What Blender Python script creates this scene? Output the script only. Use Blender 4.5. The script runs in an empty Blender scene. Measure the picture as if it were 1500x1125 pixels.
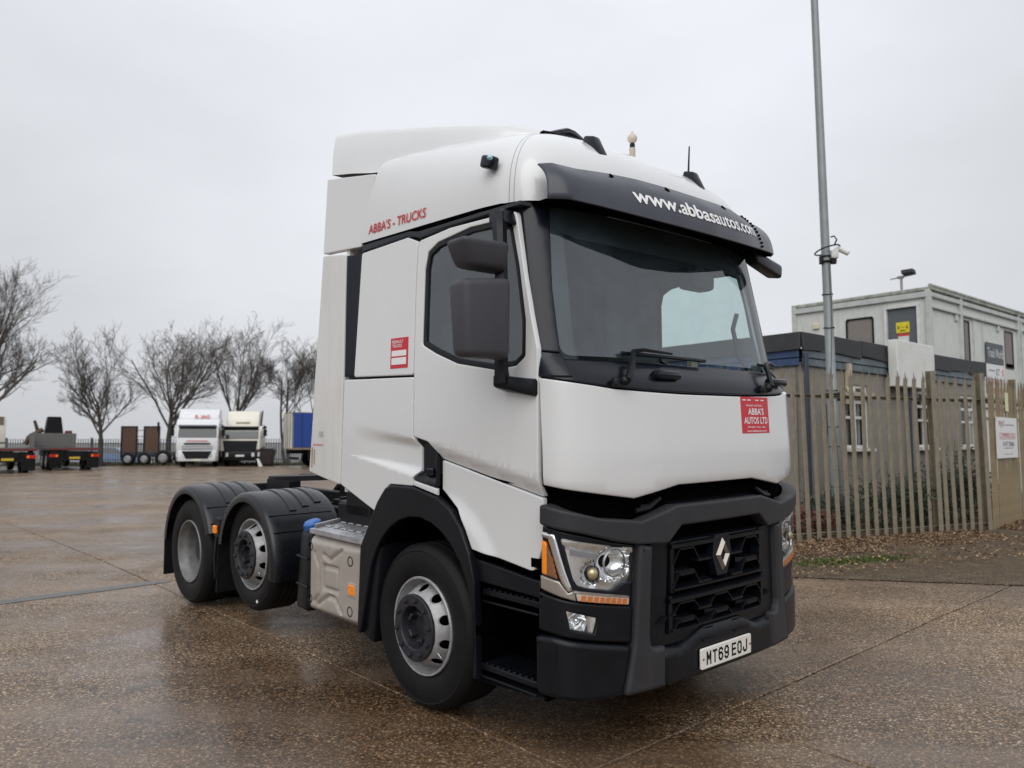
import bpy, bmesh, math, random
from math import sin, cos, pi, radians, atan2, sqrt, exp, hypot
from mathutils import Vector, Matrix, noise
from mathutils.geometry import delaunay_2d_cdt

scene = bpy.context.scene
COL = scene.collection

# ------------------------------------------------------------------ camera, world, sun, exposure
HC = 1.777                      # camera height above the slab under it
TILT = radians(1.565)           # the slab the lorry stands on rises this much away from the camera
cam_d = bpy.data.cameras.new('camera'); cam = bpy.data.objects.new('camera', cam_d); COL.objects.link(cam)
cam.location = (0, 0, HC)
cam.rotation_euler = (radians(90 + 4.242), radians(0.055), 0)
cam_d.sensor_width = 36; cam_d.lens = 36 * 1153.9 / 1500
cam_d.clip_start = .05; cam_d.clip_end = 3000
cam_d.dof.use_dof = True; cam_d.dof.focus_distance = 5.0; cam_d.dof.aperture_fstop = 2.3
scene.camera = cam

SUN_EL, SUN_AZ = radians(42), radians(-172)   # azimuth measured clockwise from +Y (seen from above)
world = bpy.data.worlds.new('World'); scene.world = world; world.use_nodes = True
nt = world.node_tree; nt.nodes.clear()
def N(t, tree, **kw):
    n = tree.nodes.new(t)
    for k, v in kw.items():
        if k in n.inputs: n.inputs[k].default_value = v
        else: setattr(n, k, v)
    return n
sky = N('ShaderNodeTexSky', nt); sky.sky_type = 'NISHITA'; sky.sun_disc = False
sky.sun_elevation = SUN_EL; sky.sun_rotation = SUN_AZ; sky.dust_density = 4; sky.ozone_density = 1
hs = N('ShaderNodeHueSaturation', nt); hs.inputs['Saturation'].default_value = .1; hs.inputs['Value'].default_value = 1.0
tc = N('ShaderNodeTexCoord', nt)
sep = N('ShaderNodeSeparateXYZ', nt)
ramp = N('ShaderNodeValToRGB', nt)
ramp.color_ramp.elements[0].position = 0.0; ramp.color_ramp.elements[0].color = (6.25, 6.4, 6.7, 1)
ramp.color_ramp.elements[1].position = 1.0; ramp.color_ramp.elements[1].color = (9.3, 9.6, 10.2, 1)
e = ramp.color_ramp.elements.new(.14); e.color = (6.6, 6.78, 7.15, 1)
e = ramp.color_ramp.elements.new(.5); e.color = (7.4, 7.6, 8.1, 1)
cl = N('ShaderNodeTexNoise', nt); cl.inputs['Scale'].default_value = 2.2; cl.inputs['Detail'].default_value = 5; cl.inputs['Roughness'].default_value = .5
mp = N('ShaderNodeMapping', nt); mp.inputs['Scale'].default_value = (1, 1, 2.2)
mr = N('ShaderNodeMapRange', nt); mr.inputs['From Min'].default_value = .3; mr.inputs['From Max'].default_value = .7
mr.inputs['To Min'].default_value = .92; mr.inputs['To Max'].default_value = 1.08
mul = N('ShaderNodeMix', nt); mul.data_type = 'RGBA'; mul.blend_type = 'MULTIPLY'; mul.inputs[0].default_value = 1
mixs = N('ShaderNodeMix', nt); mixs.data_type = 'RGBA'; mixs.inputs[0].default_value = .9
bg = N('ShaderNodeBackground', nt); bg.inputs['Strength'].default_value = .1
wo = N('ShaderNodeOutputWorld', nt)
L = nt.links.new
L(tc.outputs['Generated'], sep.inputs[0]); L(sep.outputs['Z'], ramp.inputs[0])
L(tc.outputs['Generated'], mp.inputs[0]); L(mp.outputs[0], cl.inputs['Vector']); L(cl.outputs['Fac'], mr.inputs['Value'])
# thinner cloud lets more light through over the yard
gd = N('ShaderNodeVectorMath', nt, operation='DOT_PRODUCT'); gd.inputs[1].default_value = Vector((.02, .87, .49)).normalized()
gr_ = N('ShaderNodeMapRange', nt); gr_.interpolation_type = 'SMOOTHSTEP'; gr_.inputs['From Min'].default_value = .72; gr_.inputs['From Max'].default_value = 1.0; gr_.inputs['To Min'].default_value = 1.0; gr_.inputs['To Max'].default_value = 1.24
gm = N('ShaderNodeMath', nt, operation='MULTIPLY')
L(tc.outputs['Generated'], gd.inputs[0]); L(gd.outputs['Value'], gr_.inputs['Value']); L(gr_.outputs[0], gm.inputs[0]); L(mr.outputs[0], gm.inputs[1])
L(ramp.outputs['Color'], mul.inputs[6]); L(gm.outputs[0], mul.inputs[7])
L(sky.outputs[0], hs.inputs['Color']); L(hs.outputs[0], mixs.inputs[6]); L(mul.outputs[2], mixs.inputs[7])
L(mixs.outputs[2], bg.inputs['Color']); L(bg.outputs[0], wo.inputs[0])

sun_d = bpy.data.lights.new('sun', 'SUN'); sun = bpy.data.objects.new('sun', sun_d); COL.objects.link(sun)
sun_d.energy = 1.5; sun_d.angle = radians(60); sun_d.color = (1, .98, .95)
sdir = Vector((sin(SUN_AZ) * cos(SUN_EL), cos(SUN_AZ) * cos(SUN_EL), sin(SUN_EL)))
sun.rotation_euler = (-sdir).to_track_quat('-Z', 'Y').to_euler()

vs = scene.view_settings
vs.view_transform = 'Standard'; vs.look = 'None'; vs.exposure = 0.0; vs.gamma = 1; vs.use_curve_mapping = False
scene.cycles.max_bounces = 8; scene.cycles.transparent_max_bounces = 16; scene.cycles.caustics_reflective = False; scene.cycles.caustics_refractive = False

# ------------------------------------------------------------------ materials
MATS = {}
def mat(name, col, rough=.5, metal=0., var=.12, vscale=6., bump=0., bscale=80., coat=0., spec=.5, dirt=0., dirtcol=(.2,.17,.13), streak=0., alpha=1.):
    if name in MATS: return MATS[name]
    m = bpy.data.materials.new(name); m.use_nodes = True; t = m.node_tree; b = t.nodes['Principled BSDF']; l = t.links.new
    b.inputs['Roughness'].default_value = rough; b.inputs['Metallic'].default_value = metal
    b.inputs['Specular IOR Level'].default_value = spec
    if coat: b.inputs['Coat Weight'].default_value = coat; b.inputs['Coat Roughness'].default_value = .08
    tc = N('ShaderNodeTexCoord', t)
    n1 = N('ShaderNodeTexNoise', t, Scale=vscale, Detail=6, Roughness=.6); l(tc.outputs['Object'], n1.inputs['Vector'])
    r = N('ShaderNodeMapRange', t); r.inputs['From Min'].default_value = .3; r.inputs['From Max'].default_value = .7
    r.inputs['To Min'].default_value = 1 - var; r.inputs['To Max'].default_value = 1 + var; l(n1.outputs['Fac'], r.inputs['Value'])
    mx = N('ShaderNodeMix', t, data_type='RGBA', blend_type='MULTIPLY'); mx.inputs[0].default_value = 1
    mx.inputs[6].default_value = (*col, 1); l(r.outputs[0], mx.inputs[7]); out = mx.outputs[2]
    if dirt:
        mpn = N('ShaderNodeMapping', t); mpn.inputs['Scale'].default_value = (1, 1, .12) if streak else (1, 1, 1)
        n2 = N('ShaderNodeTexNoise', t, Scale=14. if streak else 3.5, Detail=7, Roughness=.65)
        l(tc.outputs['Object'], mpn.inputs[0]); l(mpn.outputs[0], n2.inputs['Vector'])
        r2 = N('ShaderNodeMapRange', t); r2.inputs['From Min'].default_value = .48; r2.inputs['From Max'].default_value = .8
        r2.inputs['To Max'].default_value = dirt; l(n2.outputs['Fac'], r2.inputs['Value'])
        m2 = N('ShaderNodeMix', t, data_type='RGBA'); l(r2.outputs[0], m2.inputs[0]); l(out, m2.inputs[6]); m2.inputs[7].default_value = (*dirtcol, 1); out = m2.outputs[2]
    l(out, b.inputs['Base Color'])
    r3 = N('ShaderNodeMapRange', t); r3.inputs['To Min'].default_value = max(.02, rough - .1); r3.inputs['To Max'].default_value = min(1, rough + .1); l(n1.outputs['Fac'], r3.inputs['Value']); l(r3.outputs[0], b.inputs['Roughness'])
    if bump:
        n3 = N('ShaderNodeTexNoise', t, Scale=bscale, Detail=4); l(tc.outputs['Object'], n3.inputs['Vector'])
        bp = N('ShaderNodeBump', t, Strength=bump, Distance=.01); l(n3.outputs['Fac'], bp.inputs['Height']); l(bp.outputs[0], b.inputs['Normal'])
    MATS[name] = m; return m
def emit_mat(name, col, s):
    m = bpy.data.materials.new(name); m.use_nodes = True; b = m.node_tree.nodes['Principled BSDF']
    b.inputs['Base Color'].default_value = (*col, 1); b.inputs['Emission Color'].default_value = (*col, 1); b.inputs['Emission Strength'].default_value = s
    return m
def glass_mat(name, tint, ior=1.6, rough=.02, dirt=0.):
    m = bpy.data.materials.new(name); m.use_nodes = True; t = m.node_tree; t.nodes.clear(); l = t.links.new
    tr = N('ShaderNodeBsdfTransparent', t); tr.inputs[0].default_value = (*tint, 1)
    gl = N('ShaderNodeBsdfGlossy', t); gl.inputs['Roughness'].default_value = rough
    fr = N('ShaderNodeFresnel', t); ge = N('ShaderNodeNewGeometry', t); io = N('ShaderNodeMapRange', t); io.inputs['To Min'].default_value = ior; io.inputs['To Max'].default_value = 1 / ior
    l(ge.outputs['Backfacing'], io.inputs['Value']); l(io.outputs[0], fr.inputs[0])   # same sheet from either side
    mx = N('ShaderNodeMixShader', t); o = N('ShaderNodeOutputMaterial', t)
    l(fr.outputs[0], mx.inputs[0]); l(tr.outputs[0], mx.inputs[1]); l(gl.outputs[0], mx.inputs[2]); last = mx.outputs[0]
    if dirt:   # road film and dried drops, tinted blue to paint in sky reflections
        tc = N('ShaderNodeTexCoord', t); n1 = N('ShaderNodeTexNoise', t, Scale=5., Detail=8, Roughness=.7); l(tc.outputs['Object'], n1.inputs['Vector'])
        vo = N('ShaderNodeTexVoronoi', t, Scale=90.); l(tc.outputs['Object'], vo.inputs['Vector'])
        dr = N('ShaderNodeMapRange', t); dr.inputs['From Min'].default_value = .0; dr.inputs['From Max'].default_value = .16; dr.inputs['To Min'].default_value = .10; dr.inputs['To Max'].default_value = 0.; l(vo.outputs['Distance'], dr.inputs['Value'])
        r = N('ShaderNodeMapRange', t); r.inputs['From Min'].default_value = .35; r.inputs['From Max'].default_value = .75; r.inputs['To Min'].default_value = dirt * .35; r.inputs['To Max'].default_value = dirt * 1.6; l(n1.outputs['Fac'], r.inputs['Value'])
        ad = N('ShaderNodeMath', t, operation='ADD'); l(r.outputs[0], ad.inputs[0]); l(dr.outputs[0], ad.inputs[1])
        df = N('ShaderNodeBsdfDiffuse', t); df.inputs[0].default_value = (.33, .47, .60, 1)
        m2 = N('ShaderNodeMixShader', t); l(ad.outputs[0], m2.inputs[0]); l(last, m2.inputs[1]); l(df.outputs[0], m2.inputs[2]); last = m2.outputs[0]
    l(last, o.inputs[0]); return m

WHITE = mat('white_paint', (.69, .698, .70), .24, var=.012, vscale=2.5, coat=.7, dirt=.05, dirtcol=(.50, .49, .46), streak=1)
WHITE_DIRTY = mat('white_paint_dirty', (.67, .67, .65), .38, var=.04, vscale=3, coat=.2, dirt=.35, dirtcol=(.5, .45, .37), streak=1)
BLACK = mat('black_plastic', (.0042, .005, .0078), .34, var=.25, bump=.10, bscale=350, spec=.28, dirt=.25, dirtcol=(.016, .015, .015))
GLOSSBLACK = mat('gloss_black', (.006, .008, .014), .22, var=.2, spec=.36)
PURE = mat('dark_void', (.0012, .0012, .0016), .9, spec=.02)
GREY = mat('grey_plastic', (.030, .030, .034), .5, var=.12, bump=.12, bscale=400, spec=.3, dirt=.35, dirtcol=(.055, .053, .052), streak=1)
MIRRORGREY = mat('mirror_grey_plastic', (.055, .055, .064), .5, var=.08, bump=.1, bscale=400, spec=.3)
VISORM = mat('smoked_visor', (.038, .041, .056), .33, var=.1, spec=.5, dirt=.2, dirtcol=(.08, .08, .09))
RUBBER = mat('rubber', (.0065, .0068, .0075), .6, var=.25, vscale=9, bump=.2, bscale=60, spec=.22, dirt=.35, dirtcol=(.017, .016, .015))
GUARD = mat('mudguard_plastic', (.006, .007, .010), .27, var=.25, vscale=8, bump=.10, bscale=200, spec=.45, dirt=.4, dirtcol=(.018, .017, .017))
RIM = mat('wheel_silver', (.36, .36, .365), .42, metal=.25, var=.2, vscale=18, dirt=.7, dirtcol=(.10, .088, .078))
HUBM = mat('hub_grey', (.022, .022, .028), .42, var=.3, vscale=30, spec=.3, dirt=.4, dirtcol=(.05, .045, .042))
CHROME = mat('chrome', (.75, .75, .75), .12, metal=1, var=.05)
REFLECTOR = mat('reflector', (.82, .83, .84), .16, metal=.9, var=.06, vscale=20)
SATIN = mat('satin_metal', (.42, .39, .35), .3, metal=.7, var=.1)
BEIGE = mat('beige_cover', (.36, .325, .29), .42, var=.08, vscale=9, bump=.15, bscale=300, dirt=.3, dirtcol=(.2, .17, .14))
TREAD = mat('tread_plate', (.48, .48, .50), .36, metal=.7, var=.25, vscale=14, bump=.5, bscale=60, dirt=.5, dirtcol=(.12, .11, .10))
CHASSIS = mat('chassis_dark', (.006, .006, .008), .5, var=.3, spec=.25, dirt=.3, dirtcol=(.022, .018, .016))
AMBER = mat('amber_lens', (.95, .27, .015), .25, var=.1, vscale=60)
REDLENS = mat('red_lens', (.5, .02, .015), .25)
STICKER = mat('sticker_red', (.56, .018, .03), .4, var=.04)
INK_W = mat('lettering_white', (.8, .8, .8), .5, var=.03)
INK_R = mat('lettering_red', (.55, .03, .03), .5, var=.03)
INK_K = mat('lettering_black', (.01, .01, .01), .5)
PLATEW = mat('plate_white', (.78, .77, .72), .35, var=.04, dirt=.25, dirtcol=(.5, .42, .25))
BLUECAP = mat('blue_cap', (.03, .13, .45), .4)
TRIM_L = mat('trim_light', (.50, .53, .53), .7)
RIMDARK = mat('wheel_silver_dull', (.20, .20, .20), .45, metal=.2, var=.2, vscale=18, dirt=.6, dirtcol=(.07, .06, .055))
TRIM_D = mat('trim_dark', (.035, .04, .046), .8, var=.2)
GLASS = glass_mat('cab_glass', (.82, .92, .905), 2.15, .012, dirt=.07)
SIDEGLASS = glass_mat('side_glass', (.82, .93, .91), 2.25, .012, dirt=.07)
LENS = glass_mat('lamp_lens', (.97, .98, .985), 1.4, .01)

# ------------------------------------------------------------------ objects
def link(name, me, m, parent=None):
    o = bpy.data.objects.new(name, me); COL.objects.link(o)
    if m is not None and len(me.materials) == 0:
        for x in (m if isinstance(m, (list, tuple)) else [m]): me.materials.append(x)
    if parent is not None: o.parent = parent
    return o
def thing(name, label, cat, loc=(0, 0, 0), rotz=0., group=None):
    o = bpy.data.objects.new(name, None); COL.objects.link(o); o.empty_display_size = .2
    o.location = loc; o.rotation_euler = (0, 0, rotz); o['label'] = label; o['category'] = cat
    if group: o['group'] = group
    return o
def tag(o, label, cat, group=None):
    o['label'] = label; o['category'] = cat
    if group: o['group'] = group
    return o
def kind(o, k): o['kind'] = k; return o
def copy_part(o, parent, mat4=None):
    c = o.copy(); COL.objects.link(c); c.parent = parent
    if mat4 is not None: c.matrix_local = mat4
    return c

class MB:
    def __init__(s): s.v = []; s.f = []; s.mi = []
    def add(s, vs, fs, mi=0):
        n = len(s.v); s.v += [tuple(v) for v in vs]; s.f += [tuple(i + n for i in f) for f in fs]; s.mi += [mi] * len(fs); return s
    def bm(s, bm, M=None, mi=0):
        bm.verts.index_update()
        s.add([(M @ v.co) if M else v.co.copy() for v in bm.verts], [[v.index for v in f.verts] for f in bm.faces], mi); bm.free(); return s
    def box(s, c, d, rot=None, bev=0., seg=1, mi=0, taper=None):
        b = bmesh.new(); bmesh.ops.create_cube(b, size=1)
        for v in b.verts:
            if taper and v.co.z > 0: v.co.x *= taper[0]; v.co.y *= taper[1]
            v.co = Vector((v.co.x * d[0], v.co.y * d[1], v.co.z * d[2]))
        if bev: bmesh.ops.bevel(b, geom=b.edges[:], offset=bev, segments=seg, affect='EDGES', profile=.5)
        M = Matrix.Translation(c) @ (rot.to_4x4() if rot else Matrix())
        return s.bm(b, M, mi)
    def hull(s, p8, bev=0., seg=1, mi=0):   # p8: bottom 4 ccw, top 4 ccw
        b = bmesh.new(); V = [b.verts.new(p) for p in p8]
        for f in ((3, 2, 1, 0), (4, 5, 6, 7), (0, 1, 5, 4), (1, 2, 6, 5), (2, 3, 7, 6), (3, 0, 4, 7)): b.faces.new([V[i] for i in f])
        if bev: bmesh.ops.bevel(b, geom=b.edges[:], offset=bev, segments=seg, affect='EDGES', profile=.5)
        return s.bm(b, None, mi)
    def tube(s, pts, rad, n=6, cap=True, mi=0):
        pts = [Vector(p) for p in pts]; R = rad if isinstance(rad, (list, tuple)) else [rad] * len(pts)
        vs = []; up = None
        for i, p in enumerate(pts):
            t = (pts[min(i + 1, len(pts) - 1)] - pts[max(i - 1, 0)])
            t = t.normalized() if t.length > 1e-9 else Vector((0, 0, 1))
            if up is None: up = t.orthogonal().normalized()
            up = (up - t * up.dot(t)); up = up.normalized() if up.length > 1e-6 else t.orthogonal().normalized()
            w = t.cross(up)
            for k in range(n): a = 2 * pi * k / n; vs.append(p + (up * cos(a) + w * sin(a)) * R[i])
        fs = [(i * n + k, i * n + (k + 1) % n, (i + 1) * n + (k + 1) % n, (i + 1) * n + k) for i in range(len(pts) - 1) for k in range(n)]
        if cap: fs += [tuple(range(n))[::-1], tuple(range((len(pts) - 1) * n, len(pts) * n))]
        return s.add(vs, fs, mi)
    def lathe(s, prof, n=48, M=None, mi=0):    # profile (radius, h) turned about local Z
        vs = []
        for r, h in prof:
            for k in range(n): a = 2 * pi * k / n; p = Vector((r * cos(a), r * sin(a), h)); vs.append(M @ p if M else p)
        fs = [(i * n + k, i * n + (k + 1) % n, (i + 1) * n + (k + 1) % n, (i + 1) * n + k) for i in range(len(prof) - 1) for k in range(n)]
        return s.add(vs, fs, mi)
    def prism(s, poly, fa, fb, mi=0):          # poly of 2D points, two maps to 3D
        n = len(poly); vs = [fa(*p) for p in poly] + [fb(*p) for p in poly]
        fs = [tuple(range(n)), tuple(range(2 * n - 1, n - 1, -1))] + [(i, n + i, n + (i + 1) % n, (i + 1) % n) for i in range(n)]
        return s.add(vs, fs, mi)
    def sphere(s, c, r, seg=12, rings=8, mi=0):
        r = r if isinstance(r, (tuple, list)) else (r, r, r)
        b = bmesh.new(); bmesh.ops.create_uvsphere(b, u_segments=seg, v_segments=rings, radius=1)
        return s.bm(b, Matrix.Translation(c) @ Matrix.Diagonal((*r, 1)), mi)
    def mesh(s, name, sharp=35, fix=True):
        me = bpy.data.meshes.new(name); me.from_pydata(s.v, [], s.f)
        if any(s.mi): me.polygons.foreach_set('material_index', s.mi)
        if fix:
            b = bmesh.new(); b.from_mesh(me); bmesh.ops.remove_doubles(b, verts=b.verts, dist=1e-5); bmesh.ops.recalc_face_normals(b, faces=b.faces); b.to_mesh(me); b.free()
        if sharp is not None: me.shade_smooth(); me.set_sharp_from_angle(angle=radians(sharp))
        me.update(); return me
    def build(s, name, m, parent=None, sharp=35, fix=True):
        return link(name, s.mesh(name, sharp, fix), m, parent)

# ------------------------------------------------------------------ 2D helpers
def resample(poly, step):
    out = []
    for i, a in enumerate(poly):
        b = poly[(i + 1) % len(poly)]; d = hypot(b[0] - a[0], b[1] - a[1]); k = max(1, int(math.ceil(d / step)))
        out += [(a[0] + (b[0] - a[0]) * j / k, a[1] + (b[1] - a[1]) * j / k) for j in range(k)]
    return out
def area2(p): return sum(p[i][0] * p[(i + 1) % len(p)][1] - p[(i + 1) % len(p)][0] * p[i][1] for i in range(len(p)))
def ccw(p): return list(p) if area2(p) > 0 else list(p)[::-1]
def fillet(poly, r, n=4):
    out = []; m = len(poly)
    for i in range(m):
        p = Vector(poly[i]); a = Vector(poly[i - 1]) - p; b = Vector(poly[(i + 1) % m]) - p
        rr = r[i] if isinstance(r, (list, tuple)) else r
        la, lb = a.length, b.length
        if la < 1e-6 or lb < 1e-6 or rr <= 0: out.append(tuple(p)); continue
        ang = a.angle(b)
        if ang > radians(172): out.append(tuple(p)); continue
        d = min(rr / math.tan(ang / 2), la * .45, lb * .45)
        A = p + a / la * d; B = p + b / lb * d
        for k in range(n + 1):
            t = k / n; out.append(tuple(A * (1 - t) ** 2 + p * 2 * t * (1 - t) + B * t * t))
    return out
def offset(poly, d):   # inward for ccw, positive d
    out = []; m = len(poly)
    for i in range(m):
        p = Vector(poly[i]); a = (p - Vector(poly[i - 1])); b = (Vector(poly[(i + 1) % m]) - p)
        if a.length < 1e-9: a = b
        if b.length < 1e-9: b = a
        a.normalize(); b.normalize()
        na = Vector((-a.y, a.x)); nb = Vector((-b.y, b.x)); n = na + nb
        if n.length < 1e-6: n = na
        n.normalize(); c = max(.45, n.dot(na)); out.append(tuple(p + n * d / c))
    return out
def inside(p, poly):
    x, y = p; c = False; j = len(poly) - 1
    for i in range(len(poly)):
        xi, yi = poly[i]; xj, yj = poly[j]
        if (yi > y) != (yj > y) and x < (xj - xi) * (y - yi) / (yj - yi) + xi: c = not c
        j = i
    return c
def segdist(p, poly):
    P = Vector(p); best = 9
    for i in range(len(poly)):
        a = Vector(poly[i - 1]); b = Vector(poly[i]); ab = b - a; t = max(0, min(1, (P - a).dot(ab) / max(ab.length_squared, 1e-12))); best = min(best, (P - a - ab * t).length)
    return best
def panel_mb(outer, mapf, holes=(), th=.02, r=.005, grid=.06, off=None, h0=0., rim=True, lines=(), step=None):
    """curved sheet with rounded edges: 2D outline -> mapf(u, v, h)"""
    off = off or (lambda u, v: 0.)
    step = step or grid
    outer = resample(ccw(outer), step); holes = [resample(ccw(h), step) for h in holes]
    mb = MB(); loops = []
    def ringset(loop, sgn):
        rings = []
        if rim:
            rings.append((offset(loop, sgn * (r + min(.006, 1.3 * r))), 0.))      # support loop keeps the flat flat
            for a in (pi / 2, pi / 4, 0.):
                rings.append((offset(loop, sgn * r * (1 - cos(a))), -r * (1 - sin(a))))
            rings.append((loop, -th))
        else: rings.append((loop, 0.))
        return rings
    allr = [(ringset(outer, 1), 1)] + [(ringset(h, -1), -1) for h in holes]
    pts = []; edges = []
    for rings, s in allr:
        lp = list(rings[0][0]); m_ = len(lp)
        for _ in range(4):      # close up edges that the inset has turned inside out
            for i in range(m_):
                j = (i + 1) % m_; o0, o1 = Vector(rings[-1][0][i]), Vector(rings[-1][0][j]); p0, p1 = Vector(lp[i]), Vector(lp[j])
                if (p1 - p0).dot(o1 - o0) < 0: q_ = tuple((p0 + p1) / 2); lp[i] = q_; lp[j] = q_
        rings[0] = (lp, rings[0][1]); b = len(pts); pts += lp; edges += [(b + i, b + (i + 1) % len(lp)) for i in range(len(lp))]
    io = allr[0][0][0][0]; ih = [x[0][0][0] for x in allr[1:]]
    nb = len(pts)
    us = [p[0] for p in io]; vs_ = [p[1] for p in io]
    gu = int((max(us) - min(us)) / grid) + 1; gv = int((max(vs_) - min(vs_)) / grid) + 1
    for ln in lines:
        q = [p for a, b_ in zip(ln[:-1], ln[1:]) for p in [(a[0] + (b_[0] - a[0]) * k / 12, a[1] + (b_[1] - a[1]) * k / 12) for k in range(12)]] + [ln[-1]]
        q = [p for p in q if inside(p, io) and segdist(p, io) > .004]
        b = len(pts); pts += q; edges += [(b + i, b + i + 1) for i in range(len(q) - 1)]
    for i in range(gu + 1):
        for j in range(gv + 1):
            p = (min(us) + (i + .5 * (j % 2)) * grid, min(vs_) + j * grid)
            if inside(p, io) and segdist(p, io) > grid * .45 and all(not inside(p, h) and segdist(p, h) > grid * .45 for h in ih): pts.append(p)
    V, E_, F, *_ = delaunay_2d_cdt([Vector(p) for p in pts], edges, [], 0, 1e-6)
    fs = []
    for f in F:
        c = (sum(V[i].x for i in f) / len(f), sum(V[i].y for i in f) / len(f))
        if inside(c, io) and not any(inside(c, h) for h in ih): fs.append(f)
    mb.add([mapf(v.x, v.y, h0 + off(v.x, v.y)) for v in V], fs)
    if rim:
        for rings, s in allr:
            n = len(rings[0][0]); vv = [mapf(p[0], p[1], h0 + d + off(*p)) for lp, d in rings for p in lp]
            ff = [(k * n + i, (k + 1) * n + i, (k + 1) * n + (i + 1) % n, k * n + (i + 1) % n) for k in range(len(rings) - 1) for i in range(n)]
            mb.add(vv, ff)
    return mb
def panel(name, outer, mapf, m, parent, sharp=50, **k):
    return panel_mb(outer, mapf, **k).build(name, m, parent, sharp)
_tx = {}
def text_geo(s, bold=0.):
    """(verts2d, faces, width) of a line of lettering one unit high"""
    k = (s, bold)
    if k in _tx: return _tx[k]
    c = bpy.data.curves.new('lettering', 'FONT'); c.body = s; c.size = 1; c.resolution_u = 3; c.offset = bold
    o = bpy.data.objects.new('lettering', c); COL.objects.link(o)
    dg = bpy.context.evaluated_depsgraph_get(); me = bpy.data.meshes.new_from_object(o.evaluated_get(dg))
    b = bmesh.new(); b.from_mesh(me); bmesh.ops.triangulate(b, faces=b.faces); b.verts.index_update()
    vs = [(v.co.x, v.co.y) for v in b.verts]; fs = [[v.index for v in f.verts] for f in b.faces]; b.free()
    bpy.data.objects.remove(o); bpy.data.curves.remove(c); bpy.data.meshes.remove(me)
    x0 = min(v[0] for v in vs); y0 = min(v[1] for v in vs); x1 = max(v[0] for v in vs); y1 = max(v[1] for v in vs)
    _tx[k] = ([((x - x0) / (x1 - x0), (y - y0) / (y1 - y0)) for x, y in vs], fs, (x1 - x0) / (y1 - y0)); return _tx[k]
def text_on(mb, s, u0, v0, u1, v1, mapf, h=.002, bold=.012, mi=0, shear=0.):
    vs, fs, w = text_geo(s, bold)
    mb.add([mapf(u0 + (u1 - u0) * x, v0 + (v1 - v0) * y + shear * x, h) for x, y in vs], fs, mi); return mb
def rect(u0, v0, u1, v1): return [(u0, v0), (u1, v0), (u1, v1), (u0, v1)]
def lerp_tab(tab, x):
    if x <= tab[0][0]: return tab[0][1]
    for (a, b), (c, d) in zip(tab[:-1], tab[1:]):
        if x <= c: return b + (d - b) * (x - a) / (c - a)
    return tab[-1][1]
# ------------------------------------------------------------------ the tractor unit (its own frame: x forward, y to its left, z up, origin on the ground under the front axle)
truck = thing('tractor_unit', 'large white three axle tractor unit with grey bumper parked in the foreground', 'lorry')
_A = Matrix.Rotation(radians(90 - 137.8547), 4, 'Z') @ Matrix.Translation((-4.04495, 4.08179, -1.77571))
TM = Matrix.Translation((0, 0, HC)) @ Matrix.Rotation(TILT, 4, 'X') @ _A
truck.matrix_world = TM

HO = [(0, 0), (.15, -.0007), (.3, -.003), (.45, -.008), (.57, -.014), (.744, -.036), (.9, -.064), (1.0, -.09), (1.08, -.125), (1.13, -.16), (1.16, -.2), (1.176, -.25), (1.185, -.30), (1.189, -.37), (1.192, -.46), (1.196, -.6)]
SA = [0.]
for (a, b), (c, d) in zip(HO[:-1], HO[1:]): SA.append(SA[-1] + hypot(c - a, d - b))
TY = [(s, y) for s, (y, d) in zip(SA, HO)]; TD = [(s, d) for s, (y, d) in zip(SA, HO)]
def smooth_tab(tab):   # Catmull-Rom samples so that the corner has no facets
    out = []
    for i in range(len(tab) - 1):
        p0 = tab[max(i - 1, 0)]; p1 = tab[i]; p2 = tab[i + 1]; p3 = tab[min(i + 2, len(tab) - 1)]
        for k in range(5):
            t = k / 5; x = p1[0] + (p2[0] - p1[0]) * t
            m1 = (p2[1] - p0[1]) / max(1e-6, p2[0] - p0[0]); m2 = (p3[1] - p1[1]) / max(1e-6, p3[0] - p1[0]); dx = p2[0] - p1[0]
            out.append((x, (2 * t ** 3 - 3 * t * t + 1) * p1[1] + (t ** 3 - 2 * t * t + t) * dx * m1 + (-2 * t ** 3 + 3 * t * t) * p2[1] + (t ** 3 - t * t) * dx * m2))
    return out + [tab[-1]]
TY = smooth_tab(TY); TD = smooth_tab(TD)
X0Z = [(.2, 1.35), (.35, 1.375), (1.3, 1.377), (1.6, 1.372), (1.97, 1.351), (2.0, 1.345), (2.06, 1.30), (2.136, 1.232), (2.99, 1.055), (3.4, .95)]
def _front(s, z):
    a = abs(s); y = lerp_tab(TY, a) * (1 - .022 * max(0, z - 2.1)); return Vector((lerp_tab(X0Z, z) + lerp_tab(TD, a), y if s > 0 else -y, z))
def MF(s, z, h=0.):
    p = _front(s, z)
    if h:
        t1 = _front(s + .004, z) - _front(s - .004, z); t2 = _front(s, z + .012) - _front(s, z - .012); n = t1.cross(t2); n.normalize(); p = p + n * h
    return p
def MFs(sg): return lambda a, z, h=0.: MF(sg * a, z, h)
def Wd(x, z): return 1.25 + (1.185 - 1.25) * (min(x, 1.2) + 1.6) / 2.68 - max(0, z - 2.1) * .027
def MS(sg): return lambda x, z, h=0.: Vector((x, sg * (Wd(x, z) + h), z))
SIDES = (-1, 1)       # -1: the side towards the camera
T = truck

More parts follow.
